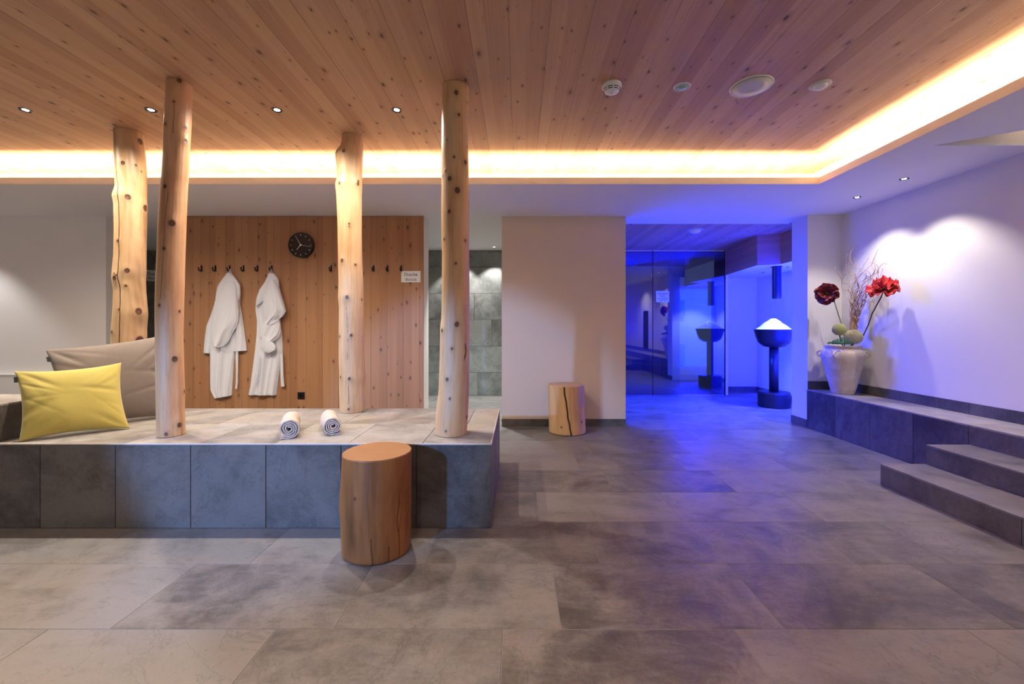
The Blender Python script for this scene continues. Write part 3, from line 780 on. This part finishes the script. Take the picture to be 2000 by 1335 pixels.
# ================================================================== BATHROBES
def puff(name, Lp, Rp, parent, off, thick, mat, ox, oy, sc, folds, nu=60, nv=120, D0=None, back=.004, pw=.5):
    D0 = D0 or YP
    cv = lambda p: np.array([(ox+a/sc, oy+b/sc) for a, b in p], float)
    def res(p):
        p = cv(p); d = np.r_[0, np.cumsum(np.linalg.norm(np.diff(p, axis=0), axis=1))]; d /= d[-1]
        s = np.linspace(0, 1, nv); q = np.stack((np.interp(s, d, p[:, 0]), np.interp(s, d, p[:, 1])), 1)
        k = np.ones(5)/5; qq = q.copy()
        for c in range(2): qq[:, c] = np.convolve(np.pad(q[:, c], 2, mode='edge'), k, 'valid')
        return qq
    A, B = res(Lp), res(Rp); u = np.linspace(0, 1, nu); U, S = np.meshgrid(u, np.linspace(0, 1, nv))
    PX = A[:, None, 0]*(1-U)+B[:, None, 0]*U; PY = A[:, None, 1]*(1-U)+B[:, None, 1]*U
    e = np.clip(1-(2*U-1)**2, 0, 1)**pw
    th = thick(S) if callable(thick) else thick
    dep = th*e
    for fr, am, ph, sl in folds: dep = dep+am*1.5*(1-2*np.abs(np.sin((fr*PI*(U+sl*S)+.5*np.sin(5*S+ph)+ph)/2))**.8)*e*(.35+.65*S)
    D = D0-off-np.maximum(dep, .0)
    X = (PX-VX)*(D0-off)/F; Z = EYE-(PY-VY)*(D0-off)/F
    Fr = np.stack((X, D, Z), -1); Bk = np.stack((X, np.full_like(X, D0-off+back), Z), -1)
    g = G(); g.grid(Fr); g.grid(Bk[:, ::-1])
    n = nv*nu
    rim = [(i, 0) for i in range(nv)]
    fi = lambda i, j: i*nu+j
    bi = lambda i, j: n+i*nu+(nu-1-j)
    Fq = []
    for i in range(nv-1):
        Fq.append((fi(i, 0), fi(i+1, 0), bi(i+1, 0), bi(i, 0))); Fq.append((fi(i+1, nu-1), fi(i, nu-1), bi(i, nu-1), bi(i+1, nu-1)))
    for j in range(nu-1):
        Fq.append((fi(0, j+1), fi(0, j), bi(0, j), bi(0, j+1))); Fq.append((fi(nv-1, j), fi(nv-1, j+1), bi(nv-1, j+1), bi(nv-1, j)))
    g.f += Fq
    return g.obj(name, M[mat], parent, smooth=True)
K = dict(ox=390, oy=510, sc=4.769)
def robe(label, loc, parts, loopx, hems=()):
    r = empty('bathrobe', loc, label, 'bathrobe', 'white bathrobes hanging on the hooks')
    for nm, Lp, Rp, off, th, folds, kw in parts: puff(nm, Lp, Rp, r, off, th, 'terry', folds=folds, **K, **kw)
    for hp in hems:
        q = [P(390+a_/4.769, 510+b_/4.769, YP-d_) for a_, b_, d_ in hp]
        q = np.array(q); tt = np.linspace(0, 1, len(q)); t2 = np.linspace(0, 1, 60)
        q = np.stack([np.interp(t2, tt, q[:, c]) for c in range(3)], 1)
        for _ in range(6): q[1:-1] = (q[:-2]+2*q[1:-1]+q[2:])/4
        G().tube(q, .0042, 8).obj('hood_hem', M['terry'], r, smooth=True)
    g = G()
    a = P(390+(loopx-14)/4.769, 510+125/4.769, YP-.055); b = P(390+loopx/4.769, 510+72/4.769, YP-.052); c = P(390+(loopx+12)/4.769, 510+125/4.769, YP-.055)
    b[1] = YP-.05
    g.tube([a, (a+b)/2+np.array((-.002, 0, .0)), b, (b+c)/2, c], .0032, 8).obj('hanging_loop', M['terry'], r)
    return r
z0 = EYE-(776-VY)*YP/F
robe('white bathrobe hanging with both sleeves out, long hood and belt', (float(P(445, 700, YP)[0]), YP, z0), [
    ('robe_body', [(262, 105), (215, 160), (165, 230), (148, 320), (140, 420), (115, 520), (90, 640), (85, 780), (96, 900), (98, 1060), (104, 1200), (150, 1282)],
                  [(295, 105), (335, 155), (375, 215), (382, 300), (375, 400), (365, 560), (352, 700), (335, 830), (318, 960), (312, 1080), (304, 1180), (300, 1256)],
     .004, lambda s: .028+.02*np.clip(s*2, 0, 1), [(5, .012, .5, .35), (8, .006, 1.1, .2)], {}),
    ('sleeve', [(150, 400), (112, 500), (70, 600), (56, 700), (48, 790), (42, 852)], [(170, 430), (150, 540), (130, 640), (118, 730), (108, 800), (98, 858)],
     .010, .045, [(4, .006, .3, .1)], {}),
    ('sleeve', [(345, 400), (345, 520), (340, 640), (335, 730), (328, 780), (318, 842)], [(374, 390), (392, 480), (408, 580), (422, 680), (432, 760), (440, 834)],
     .010, .040, [(4, .006, 1.3, .2)], {}),
    ('collar', [(262, 112), (225, 165), (175, 235), (152, 300), (150, 360)], [(298, 112), (340, 165), (376, 220), (380, 290), (366, 360)],
     .048, lambda s: .050*(1-.5*s), [(3, .006, .6, .5)], dict(nv=70)),
    ('hood', [(240, 185), (200, 215), (165, 300), (140, 400), (125, 500), (110, 600), (106, 650), (107, 705), (116, 755), (138, 788), (163, 799)],
             [(325, 185), (345, 240), (350, 330), (356, 430), (358, 520), (348, 575), (326, 622), (298, 665), (275, 720), (242, 768), (205, 794), (172, 801)],
     .070, lambda s: .035+.015*np.sin(s*PI), [(4.5, .008, .4, .25), (3, .005, 2., .6)], dict(pw=.33, back=.03)),
    ('belt', [(338, 820), (334, 900), (340, 1000), (338, 1080), (336, 1140), (332, 1186)], [(358, 815), (360, 900), (358, 1000), (356, 1080), (356, 1130), (348, 1192)],
     .030, .010, [(2, .002, 0, 2)], dict(nu=14)),
], 283, [[(112, 600, .074), (106, 660, .078), (110, 720, .084), (124, 768, .094), (160, 800, .106), (205, 796, .110), (245, 768, .108), (275, 722, .106), (300, 668, .102), (330, 620, .094), (350, 575, .086), (358, 520, .080), (357, 440, .078)]])
z0 = EYE-(773-VY)*YP/F
robe('white bathrobe hanging narrow with one sleeve folded across its front', (float(P(520, 700, YP)[0]), YP, z0), [
    ('robe_body', [(650, 110), (610, 190), (560, 260), (526, 350), (520, 450), (536, 560), (532, 680), (520, 800), (500, 950), (482, 1080), (468, 1180), (452, 1250)],
                  [(690, 105), (735, 160), (746, 260), (748, 360), (750, 470), (755, 600), (770, 700), (776, 840), (762, 940), (740, 1050), (728, 1150), (715, 1252)],
     .004, lambda s: .028+.02*np.clip(s*2, 0, 1), [(5, .013, 2.5, -.3), (8, .008, .1, .1)], {}),
    ('sleeve', [(595, 700), (575, 740), (570, 780), (585, 815), (612, 850)], [(640, 720), (690, 760), (712, 800), (705, 830), (660, 852)],
     .085, .03, [(3, .006, .6, .3)], dict(nv=50)),
    ('collar', [(648, 118), (608, 195), (556, 265), (530, 340), (526, 430)], [(692, 112), (732, 165), (742, 230), (735, 300), (640, 330)],
     .048, lambda s: .048*(1-.5*s), [(3, .006, .6, .5)], dict(nv=70)),
    ('hood', [(655, 175), (615, 230), (600, 320), (590, 420), (595, 500), (600, 560), (625, 588)], [(705, 170), (730, 230), (755, 320), (785, 410), (797, 462), (770, 510), (668, 588)],
     .070, lambda s: .04+.015*np.sin(s*PI), [(4, .010, 2.2, .2), (7, .004, .2, -.3)], dict(pw=.33, back=.03)),
    ('sleeve', [(590, 560), (570, 600), (556, 650), (562, 700), (600, 735), (640, 752)], [(740, 540), (752, 580), (752, 640), (740, 690), (705, 735), (665, 752)],
     .062, .045, [(3, .010, 1.2, .6), (6, .004, .2, .6)], dict(nv=70)),
    ('belt', [(750, 860), (752, 960), (752, 1040), (754, 1110), (758, 1168)], [(774, 850), (778, 960), (780, 1040), (784, 1110), (790, 1166)],
     .030, .010, [(2, .002, 0, 2)], dict(nu=14)),
    ('belt', [(545, 880), (538, 960), (530, 1040), (518, 1100), (522, 1150)], [(562, 880), (556, 960), (548, 1050), (540, 1110), (530, 1152)],
     .062, .008, [(2, .002, 0, 2)], dict(nu=14)),
], 668, [[(596, 500, .076), (602, 560, .080), (626, 590, .094), (662, 590, .104), (700, 565, .108), (745, 530, .100), (780, 490, .084), (797, 460, .076)], [(560, 690, .070), (590, 730, .082), (640, 754, .096), (690, 742, .100), (735, 700, .086), (752, 650, .072)]])

# ================================================================== CEILING FITTINGS
def fitting(name, label, cat, x, y, z, group=None): return empty(name, (x, y, z), label, cat, group)
def downlight(x, y, z, label, group, r=.036, src=None):
    if src is not None:
        c = copy_tree(src); c.location = (x, y, z); c['label'] = label; return c
    d = fitting('recessed_downlight', label, 'ceiling light', x, y, z, group)
    G().lathe([(r, z-.0005), (r, z-.004), (r-.004, z-.005), (r*.80, z-.004), (r*.52, z-.0012)], x, y, 32, cap=False).obj('trim_ring', M['black'], d, smooth=True)
    G().lathe([(r*.50, z-.0015), (0.001, z-.0018)], x, y, 32).obj('lamp', M['lamp'], d)
    return d
def spot(x, y, z, e, size=70, blend=.6, col=(1, .9, .78), rad=.02, rot=(0, 0, 0)):
    l = bpy.data.lights.new('spot', 'SPOT'); l.energy = e; l.spot_size = math.radians(size); l.spot_blend = blend; l.color = col; l.shadow_soft_size = rad
    o = bpy.data.objects.new('spot_lamp', l); COL.objects.link(o); o.location = (x, y, z); o.rotation_euler = rot; return o
gl = 'downlights in the boarded ceiling over the bench'
lbl = ['small downlight in the boarded ceiling, farthest from the log columns by the frame edge', 'small downlight shining between the two log columns at the cushions',
       'small downlight in the boarded ceiling, above the two bathrobes', 'small downlight in the boarded ceiling, nearest the log column by the open bench end']
d0 = None; LX4 = []
for px, lb in zip((50, 295, 541, 775), lbl):
    y = 1.53*F/422.5; x = (px-VX)*y/F; LX4.append(x)
    d = downlight(x, y, ZC, lb, gl, src=d0); d0 = d0 or d
    spot(x, y, ZC-.012, 102, 152, .9)
spot(-4.4, 2.96, ZC-.012, 102, 152, .9)
spot(-6.35, 4.40, ZS-.012, 50, 92, .5, (.95, .97, 1))
s0 = None
for px, py, lb in ((1674, 385, 'small downlight in the white soffit, right above the clay jar'), (1766, 349, 'small downlight in the white soffit, nearer the steps')):
    y = 1.30*F/(VY-py); x = (px-VX)*y/F
    d = downlight(x, y, ZS, lb, 'downlights in the white soffit by the right wall', .034, src=s0); s0 = s0 or d
    spot(x, y, ZS-.012, 44, 104, .55, (1, .93, .85))
d = downlight((965-VX)*6.85/F, 6.85, ZS, 'tiny downlight over the dark shower tiles', 'downlights over the shower wall', .03, src=None)
spot(-.40, 6.87, ZS-.012, 85, 92, .35, (1, .97, .92)); spot(-1.0, 6.87, ZS-.012, 85, 92, .35, (1, .97, .92)); spot(-.8, 5.9, ZS-.012, 330, 90, .8, (.9, 1, 1)); spot(-5.2, 5.9, ZS-.012, 60, 90, .8)

# smoke detector
y = 1.49*F/(VY-178); x = (1195-VX)*y/F; z = ZC
sd = fitting('smoke_detector', 'white domed smoke detector with black slots on the boarded ceiling', 'smoke detector', x, y, z)
G().lathe([(.060, z), (.062, z-.004), (.062, z-.016), (.058, z-.022)], x, y, 40).obj('mounting_base', M['white_plastic'], sd, smooth=True)
G().lathe([(.056, z-.020), (.056, z-.030), (.046, z-.044), (.030, z-.050), (.001, z-.051)], x, y, 40).obj('dome', M['white_plastic'], sd, smooth=True)
g = G()
for rr_, zz_ in ((.0545, z-.033), (.0485, z-.0425)):
    for k in range(8):
        a0 = k*PI/4+.06; a = np.linspace(a0, a0+.62, 8)
        g.tube(np.stack((x+rr_*np.cos(a), y+rr_*np.sin(a), np.full(8, zz_)), 1), .0024, 6)
g.obj('air_slots', M['black_plastic'], sd)
G().lathe([(.012, z-.0505), (.011, z-.053), (.001, z-.0535)], x, y, 20).obj('test_button', M['grey_mesh'], sd)
# emergency light
y = 1.53*F/(VY-169); x = (1332-VX)*y/F
el = fitting('emergency_light', 'small round recessed emergency light with a green glint on the boarded ceiling', 'ceiling light', x, y, z)
G().lathe([(.052, z), (.053, z-.003), (.050, z-.006), (.046, z-.005), (.044, z-.003)], x, y, 40).obj('trim_ring', M['white_plastic'], el, smooth=True)
G().lathe([(.045, z-.0034), (.028, z-.0045)], x, y, 40, cap=False).obj('face_plate', M['grey_mesh'], el)
G().lathe([(.028, z-.004), (.026, z-.009), (.016, z-.012), (.001, z-.013)], x, y, 30).obj('lens', plain('green_lens', (.25, .45, .30), .15, 0), el, smooth=True)
# loudspeaker
y = 1.53*F/(VY-168); x = (1467-VX)*y/F
sp = fitting('ceiling_speaker', 'large flat round loudspeaker grille on the boarded ceiling', 'speaker', x, y, z)
G().lathe([(.126, z), (.127, z-.004), (.124, z-.007), (.119, z-.006)], x, y, 64).obj('rim', M['white_plastic'], sp, smooth=True)
G().lathe([(.1195, z-.0065), (.06, z-.0075), (.001, z-.008)], x, y, 64).obj('grille', M['grey_mesh'], sp, smooth=True)
# motion sensor
def sensor(x, y, z, label, s=1.0, name='motion_sensor', cat='sensor'):
    r = fitting(name, label, cat, x, y, z)
    G().lathe([(.060*s, z), (.062*s, z-.004), (.058*s, z-.008), (.040*s, z-.009)], x, y, 40, cap=False).obj('base_ring', M['grey_mesh'], r, smooth=True)
    G().lathe([(.041*s, z-.008), (.038*s, z-.018*s), (.028*s, z-.026*s), (.012*s, z-.030*s), (.001, z-.031*s)], x, y, 40).obj('sensor_dome', M['white_plastic'], r, smooth=True)
    return r
y = 1.52*F/(VY-168); sensor((1602-VX)*y/F, y, ZC, 'round domed motion sensor on the boarded ceiling, beside the large loudspeaker grille')
y = 1.30*F/(VY-449); v = sensor((1358-VX)*y/F, y, ZS+.005, 'round blue-lit air valve on the ceiling of the blue room', 1.75, 'air_valve', 'vent')

# shower arm
sh = empty('shower_arm', tuple(P(905, 447, 5.9)), 'thin black curved shower arm seen behind the log column with the knot scar', 'shower')
p = [P(895, 448, 5.9), P(905, 447.3, 5.9), P(917, 447, 5.9), P(923, 448, 5.9), P(928, 450, 5.9)]
G().tube(p, [.008, .008, .008, .007, .006], 10).obj('arm', M['black'], sh, smooth=True)
q = P(895, 448, 5.9); G().tube([q, (q[0], q[1], ZS)], .008, 10).obj('riser_pipe', M['black'], sh, smooth=True)

# cove light strips
def strip(label, *b):
    s = G().box(*b).obj('light_strip', M['cove_light']); prop(s, label, 'light strip', 'light strips in the ceiling cove')
strip('warm light strip hidden in the ceiling cove along the rear soffit', -6.95, 2.74, 3.868, 3.884, ZS+.022, ZS+.034)
strip('warm light strip hidden in the ceiling cove along the right soffit', 2.788, 2.804, -3.1, 3.80, ZS+.022, ZS+.034)

# ================================================================== GLASS FRONT OF THE STEAM ROOM
GY = 7.2
xm = (1275-VX)*GY/F
dr = struct(G().box(.56, xm-.004, GY, GY+.010, .012, ZS-.01).obj('door_1', M['glass']))
hx0, hx1 = (1257-VX)*GY/F, (1265.5-VX)*GY/F
hz0, hz1 = EYE-(681-VY)*GY/F, EYE-(607-VY)*GY/F
G().box(hx0, hx1, GY-.03, GY-.004, hz0, hz1).obj('door_handle', M['black'], dr, bevel=.004)
struct(G().box(xm+.004, 3.54, GY, GY+.010, .012, ZS-.01).obj('window_1', M['glass']))
struct(G().box(xm-.006, xm+.006, GY-.002, GY+.012, .0, ZS-.0).obj('trim_6', M['black']))
struct(G().box(3.54, 3.552, GY-.01, GY+.02, 0, ZS).obj('trim_7', M['black']))
sign('small square sign stuck on the glass beside the steam room door', 1281.5, 1307, 568, 590, GY-.002, [('Dampfbad', 573, 5), ('bagno', 577.5, 5), ('di vapore', 582.5, 5), ('45 °C', 587, 5)])

# ================================================================== ICE FOUNTAIN
fx, fy = 3.76, 6.17
ft = empty('ice_fountain', (fx, fy, 0), 'dark metal ice fountain bowl on a tall stem in the blue niche', 'ice fountain')
G().lathe([(.205, 0), (.212, .01), (.212, .20), (.205, .222), (.10, .224)], fx, fy, 64).obj('base', M['fountain'], ft, smooth=False, bevel=.002)
G().lathe([(.062, .222), (.062, .87)], fx, fy, 40).obj('stem', M['fountain'], ft, smooth=True)
G().lathe([(.066, .87), (.14, .885), (.205, .94), (.235, 1.02), (.262, 1.125), (.268, 1.137), (.256, 1.137), (.245, 1.10), (.05, 1.08)], fx, fy, 72, cap=False).obj('bowl', M['fountain'], ft, smooth=True)
V = []; nr, ns = 40, 96
for i in range(nr):
    r = .246*i/(nr-1)
    for k in range(ns):
        a = 2*PI*k/ns; q = i/(nr-1)
        h = .185*(1-q)**1.15*(1+.3*q)+.008*math.sin(5*a+r*60)*q*(1-q)*3+rng.uniform(-.004, .004)*(q < .98)
        rr_ = r*(1+.03*math.sin(3*a+1)*q*(1-q)*4)
        V.append((fx+rr_*math.cos(a)-.006, fy+rr_*math.sin(a), 1.125+min(h, .17)))
ice = mk('ice_heap', V, [(i*ns+k, i*ns+(k+1) % ns, (i+1)*ns+(k+1) % ns, (i+1)*ns+k) for i in range(nr-1) for k in range(ns)], M['ice'], smooth=True, loc=(fx, fy, 1.12))
prop(ice, 'glowing white heap of crushed ice in the fountain bowl', 'ice', kind='stuff')
ch = empty('ice_chute', (3.79, 6.15, ZN), 'dark pipe hanging from the niche ceiling over the ice heap', 'pipe')
G().lathe([(.060, 1.59), (.060, ZN)], 3.79, 6.15, 40, cap=False).obj('pipe', M['fountain'], ch, smooth=True)
G().lathe([(.072, ZN-.012), (.072, ZN)], 3.79, 6.15, 40).obj('ceiling_collar', M['fountain'], ch)
for px, py in ((1490, 532), (1538, 521)):
    y = .88*F/(VY-py); x = (px-VX)*y/F
    downlight(x, y, ZN, 'tiny downlight in the low niche ceiling '+('nearer the glass front' if px == 1490 else 'close before the dark pipe'), 'downlights in the niche', .022)

# ================================================================== CLAY JAR AND FLOWERS
vx, vy = 3.560, 4.60
pot = empty('clay_jar', (vx, vy, LZ), 'pale terracotta jar with small ring handles standing on the stone ledge', 'jar')
def zy(py): return EYE-(py-VY)*vy/F
prof = [(.100, LZ), (.104, LZ+.008), (.125, zy(752)), (.150, zy(731)), (.176, zy(713)), (.195, zy(700)), (.200, zy(693)), (.192, zy(686)), (.170, zy(681.5)), (.158, zy(680)),
        (.160, zy(678)), (.168, zy(677)), (.168, zy(674.5)), (.163, zy(673.6)), (.150, zy(673.8)), (.145, zy(678)), (.150, zy(684)), (.02, zy(686))]
G().lathe(prof, vx, vy, 72, wob=lambda a, z: 1+.006*math.sin(3*a+z*20)).obj('vessel', M['terracotta'], pot, smooth=True)
G().lathe([(.149, zy(679)), (.001, zy(676))], vx, vy, 48, cap=False).obj('soil', M['soil'], pot)
va = math.atan2(-vy, -vx)                       # towards the viewer
for da in (-PI/2, PI/2, -.35, PI+.2):
    a = va+da; u_ = np.array((math.cos(a), math.sin(a), 0)); t = np.linspace(-PI*.62, PI*.62, 16)
    c = np.array((vx, vy, zy(691)))
    pts = [c+u_*(.188+.033*math.cos(q)+.008)+np.array((0, 0, .030*math.sin(q))) for q in t]
    G().tube(pts, .0095, 10).obj('handle', M['terracotta'], pot, smooth=True)
zr = zy(675)
# greens
g = G(); r2 = np.random.default_rng(5)
c0 = P(1641, 668, 4.52)
for k in range(260):
    a = r2.uniform(0, 2*PI); rr_ = .10*math.sqrt(r2.random()); b = np.array((c0[0]+rr_*1.15*math.cos(a), c0[1]+rr_*math.sin(a), zr+.005+.075*(1-rr_/.11)*r2.random()+.012))
    d = np.array((r2.uniform(-1, 1), r2.uniform(-1, 1), r2.uniform(.4, 1.2))); d /= np.linalg.norm(d); s_ = np.cross(d, (0, 0, 1.)); s_ /= np.linalg.norm(s_); L = r2.uniform(.016, .028); w = L*.35
    n_ = np.cross(d, s_)
    g.add([b, b+d*L*.5+s_*w, b+d*L, b+d*L*.5-s_*w, b+d*L*.5+n_*.005, b+d*L*.5-n_*.005], [(0,1,4),(1,2,4),(2,3,4),(3,0,4),(1,0,5),(2,1,5),(3,2,5),(0,3,5)])
o = g.obj('succulent_plant', M['leaf'], loc=(c0[0], c0[1], zr)); prop(o, 'low green succulent filling the front of the clay jar mouth', 'plant')
# allium balls
def allium(label, px, py, D, r, mat, base):
    c = P(px, py, D); root = empty('pompom_flower', (c[0], c[1], c[2]-r), label, 'flower', 'pompom flowers in the clay jar')
    g = G(); g2 = G(); n = 26
    V = [c+r*.9*np.array((math.sin(i*PI/n)*math.cos(j*2*PI/n), math.sin(i*PI/n)*math.sin(j*2*PI/n), math.cos(i*PI/n))) for i in range(n+1) for j in range(n)]
    g.add(V, [(i*n+j, i*n+(j+1) % n, (i+1)*n+(j+1) % n, (i+1)*n+j) for i in range(n) for j in range(n)])
    ph = PI*(3-math.sqrt(5))
    for k in range(420):
        zq = 1-2*(k+.5)/420; rq = math.sqrt(1-zq*zq); d = np.array((rq*math.cos(k*ph), rq*math.sin(k*ph), zq))
        t1 = np.cross(d, (.3, .2, 1.)); t1 /= np.linalg.norm(t1); t2 = np.cross(d, t1); q = c+d*r*.88; w = r*.085; L = r*(.12+.06*rng.random())
        g.add([q+t1*w, q+t2*w, q-t1*w, q-t2*w, q+d*L+t1*w*.3, q+d*L+t2*w*.3, q+d*L-t1*w*.3, q+d*L-t2*w*.3], [(0,1,5,4),(1,2,6,5),(2,3,7,6),(3,0,4,7),(4,5,6,7)])
    g.obj('flower_head', M[mat], root)
    G().tube([c-np.array((0, 0, r*.8)), (c+base)/2-np.array((0, 0, r*.4)), base], .005, 8).obj('stem', M['stem_dark'], root, smooth=True)
allium('smaller green pompom flower standing over the succulent in the jar', 1639, 643, 4.55, .064, 'allium', np.array((3.56, 4.6, zr-.01)))
allium('larger cream pompom flower resting on the jar rim', 1668, 657.5, 4.50, .078, 'allium_cream', np.array((3.60, 4.56, zr-.01)))
# poppies
def poppy(label, px, py, D, R, nrm, stem, seed, stemmat):
    c = P(px, py, D); n = np.array(nrm, float); n /= np.linalg.norm(n)
    e1 = np.cross(n, (0, 0, 1.)) if abs(n[2]) < .95 else np.array((1., 0, 0)); e1 /= np.linalg.norm(e1); e2 = np.cross(n, e1)
    root = empty('poppy_flower', tuple(stem[-1]), label, 'flower', 'large red poppies in the clay jar')
    rs = np.random.default_rng(seed); g = G()
    for k in range(11):
        lay = k/11; a0 = k*2*PI/5+rs.uniform(-.25, .25)+(.6 if k > 5 else 0); LL = R*(1.08-.45*lay)*rs.uniform(.9, 1.08); W_ = .95
        tilt = .15+1.0*lay+rs.uniform(-.2, .2); nu_, nv_ = 26, 22
        A = np.zeros((nv_, nu_, 3)); ph = rs.uniform(0, 6)
        for i in range(nv_):
            s = i/(nv_-1)
            for j in range(nu_):
                t = 2*j/(nu_-1)-1
                rl = LL*s*(1-.16*abs(t)**3*s); w = W_*t*(.35+.65*math.sqrt(max(0, min(1, s*1.5))))
                ruf = .10*R*s**2*(math.sin(7*t+ph)+.6*math.sin(13*t+ph*2+s*4))
                el_ = tilt*(s**.8)*.75+.3*s*s*(1-lay)*-.6
                x_, y_, z_ = rl*math.cos(w)*math.cos(el_), rl*math.sin(w)*math.cos(el_*.6), rl*math.sin(el_)*1.25+ruf*1.5+.10*R*lay
                d1 = e1*math.cos(a0)+e2*math.sin(a0); d2 = -e1*math.sin(a0)+e2*math.cos(a0)
                A[i, j] = c+d1*x_+d2*y_+n*(z_-.1*R)
        g.grid(A)
    o = g.obj('petals', M['petal_dark' if stemmat == 'stem_green' else 'petal'], root, smooth=True)
    sm = o.modifiers.new('solid', 'SOLIDIFY'); sm.thickness = .0015
    G().lathe([(.001, 0), (.016, .003), (.018, .014), (.010, .022), (.001, .024)], 0, 0, 20)
    cc = c+n*.02*0
    g = G(); V = []
    for r_, z_ in ((.012, -.03), (.022, -.012), (.03, 0), (.02, .02), (.004, .028)):
        for k in range(16):
            a = 2*PI*k/16; V.append(c+(e1*math.cos(a)+e2*math.sin(a))*r_*R/.1*.8+n*(z_-.006))
    g.add(V, [(i*16+k, i*16+(k+1) % 16, (i+1)*16+(k+1) % 16, (i+1)*16+k) for i in range(4) for k in range(16)]+[list(range(16))[::-1], [64+k for k in range(16)]])
    g.obj('flower_centre', M['stem_dark'], root, smooth=True)
    G().tube([c-n*.02]+list(stem), .0055, 8).obj('stem', M[stemmat], root, smooth=True)
    return root
poppy('deep red poppy drooping on a thin stem at the pier side of the jar', 1616, 573, 4.62, .125, (-.80, -.55, .12),
      [P(1630, 590, 4.63), P(1635, 606, 4.62), P(1642, 628, 4.61), P(1650, 660, 4.60), np.array((3.575, 4.6, zr-.01))], 3, 'stem_green')
poppy('bright red poppy opening upward, larger of the two, by the right wall', 1727, 561, 4.12, .128, (-.30, -.42, .75),
      [P(1721, 580, 4.15), P(1712, 596, 4.20), P(1703, 613, 4.28), P(1696, 634, 4.40), P(1686, 655, 4.50), np.array((3.62, 4.57, zr-.01))], 8, 'stem_dark')
# curly twigs
tg = 'curly dried twigs standing in the clay jar'
tr = np.random.default_rng(17)
tips = [(1722, 492), (1735, 512), (1690, 498), (1712, 515), (1700, 530), (1680, 520), (1660, 512), (1668, 535), (1690, 545), (1656, 540), (1700, 508), (1684, 488), (1676, 556), (1710, 545), (1665, 500), (1695, 520), (1650, 525), (1705, 560), (1728, 500), (1716, 530), (1674, 505), (1686, 535), (1700, 518), (1662, 560), (1670, 575), (1692, 565)]
for i, (tx, ty) in enumerate(tips):
    n = 70; s = np.linspace(0, 1, n); bx_ = 1664+tr.uniform(-5, 9)
    amp = tr.uniform(2.0, 4.0); fq = tr.uniform(3.5, 6.5); ph = tr.uniform(0, 6)
    px = bx_+(tx-bx_)*s**1.5+amp*np.sin(fq*2*PI*s+ph)*(.25+s)*1.1
    py = 652+(ty-652)*s
    k = s > .78; loop = np.zeros(n); cr = tr.uniform(6, 12); sg = tr.choice([-1, 1])
    aa = np.clip((s-.78)/.22, 0, 1)*tr.uniform(3, 7)
    px = px+sg*cr*(1-np.cos(aa))*.8; py = py+cr*np.sin(aa)*.9*1
    D = np.minimum(4.60, 3.70*F/(px-VX))-.02+.03*np.cos(fq*2*PI*s+ph)*s-.04*s*tr.random()
    pts = np.stack([P(a, b, d) for a, b, d in zip(px, py, D)])
    o = G().tube(pts, np.linspace(.0042, .0016, n), 6).obj('curly_twig', M['twig'], smooth=True, loc=tuple(pts[0]))
    prop(o, 'thin pale curly twig, one of the tangled bunch rising from the clay jar', 'twig', tg)

# ================================================================== LIGHT
def area(x, y, z, e, sx, sy, rot, col):
    l = bpy.data.lights.new('area', 'AREA'); l.energy = e; l.shape = 'RECTANGLE'; l.size = sx; l.size_y = sy; l.color = col
    o = bpy.data.objects.new('area_lamp', l); COL.objects.link(o); o.location = (x, y, z); o.rotation_euler = rot; return o
BLUE = (.012, .05, 1.0)
def aim(o, tx, ty, tz): o.rotation_euler = (Vector((tx, ty, tz))-o.location).to_track_quat('-Z', 'Y').to_euler(); return o
DEEP = (.0, .0035, 1.0)
area(3.90, 5.195, 1.15, 300, .7, 1.7, (PI/2, 0, PI), DEEP)                               # unseen blue lamp placed at the back of the pier
aim(spot(1.15, 5.6, .08, 140, 84, .8, BLUE, .12), 2.0, 5.3, 2.48)                        # unseen floor uplight, added to tint ceiling and soffit blue
c_ = aim(area(1.15, 6.2, ZS-.04, 250, .6, 1.2, (0, 0, 0), BLUE), 2.6, 5.9, 0); c_.data.spread = math.radians(120)  # hidden blue ceiling panel, added to light the pier side and floor
spot(3.80, 5.80, ZN-.03, 85, 95, .6, (.66, .88, 1.0), .03, (-.12, 0, 0))
area(1.2, 8.4, 1.2, 260, .8, 1.2, (0, -PI/2, 0), DEEP)
spot(3.62, 2.86, zt-.01, 2.2, 160, 1, (1, .75, .5), .04)  # unseen warm lamp added to brighten the inside of the stair recess
# unseen overhead spots, added as warm fill for the room and right wall
for x in (-4.2, -2.4, -.6, 1.2): spot(x, .35, ZC-.012, 70, 140, .8, (1, .86, .72), .05)
spot(3.30, 2.0, ZS-.012, 70, 130, .9, (1, .88, .76), .03)
# unseen bluish spot from the left behind the viewer, low, on the bench front
spot(-2.5, -1.2, 1.7, 820, 33, .45, (.20, .42, 1.0), .06, Vector((1.15, 3.65, -1.05)).to_track_quat('-Z', 'Y').to_euler())

W = bpy.data.worlds.new('World'); SC.world = W; W.use_nodes = True
bg = W.node_tree.nodes['Background']; bg.inputs[0].default_value = (.62, .68, .85, 1); bg.inputs[1].default_value = .58

# ================================================================== CAMERA
cam = bpy.data.cameras.new('Camera'); co = bpy.data.objects.new('Camera', cam); COL.objects.link(co)
co.location = (0, 0, EYE); co.rotation_euler = (PI/2, 0, 0)
cam.sensor_width = 36; cam.sensor_fit = 'HORIZONTAL'; cam.lens = F/2000*36; cam.shift_x = -.0065; cam.shift_y = -30.5/2000
cam.clip_start = .02; cam.clip_end = 60
SC.camera = co
SC.view_settings.view_transform = 'Standard'; SC.view_settings.look = 'None'; SC.view_settings.gamma = 1
SC.view_settings.use_curve_mapping = False; SC.view_settings.exposure = 0.12
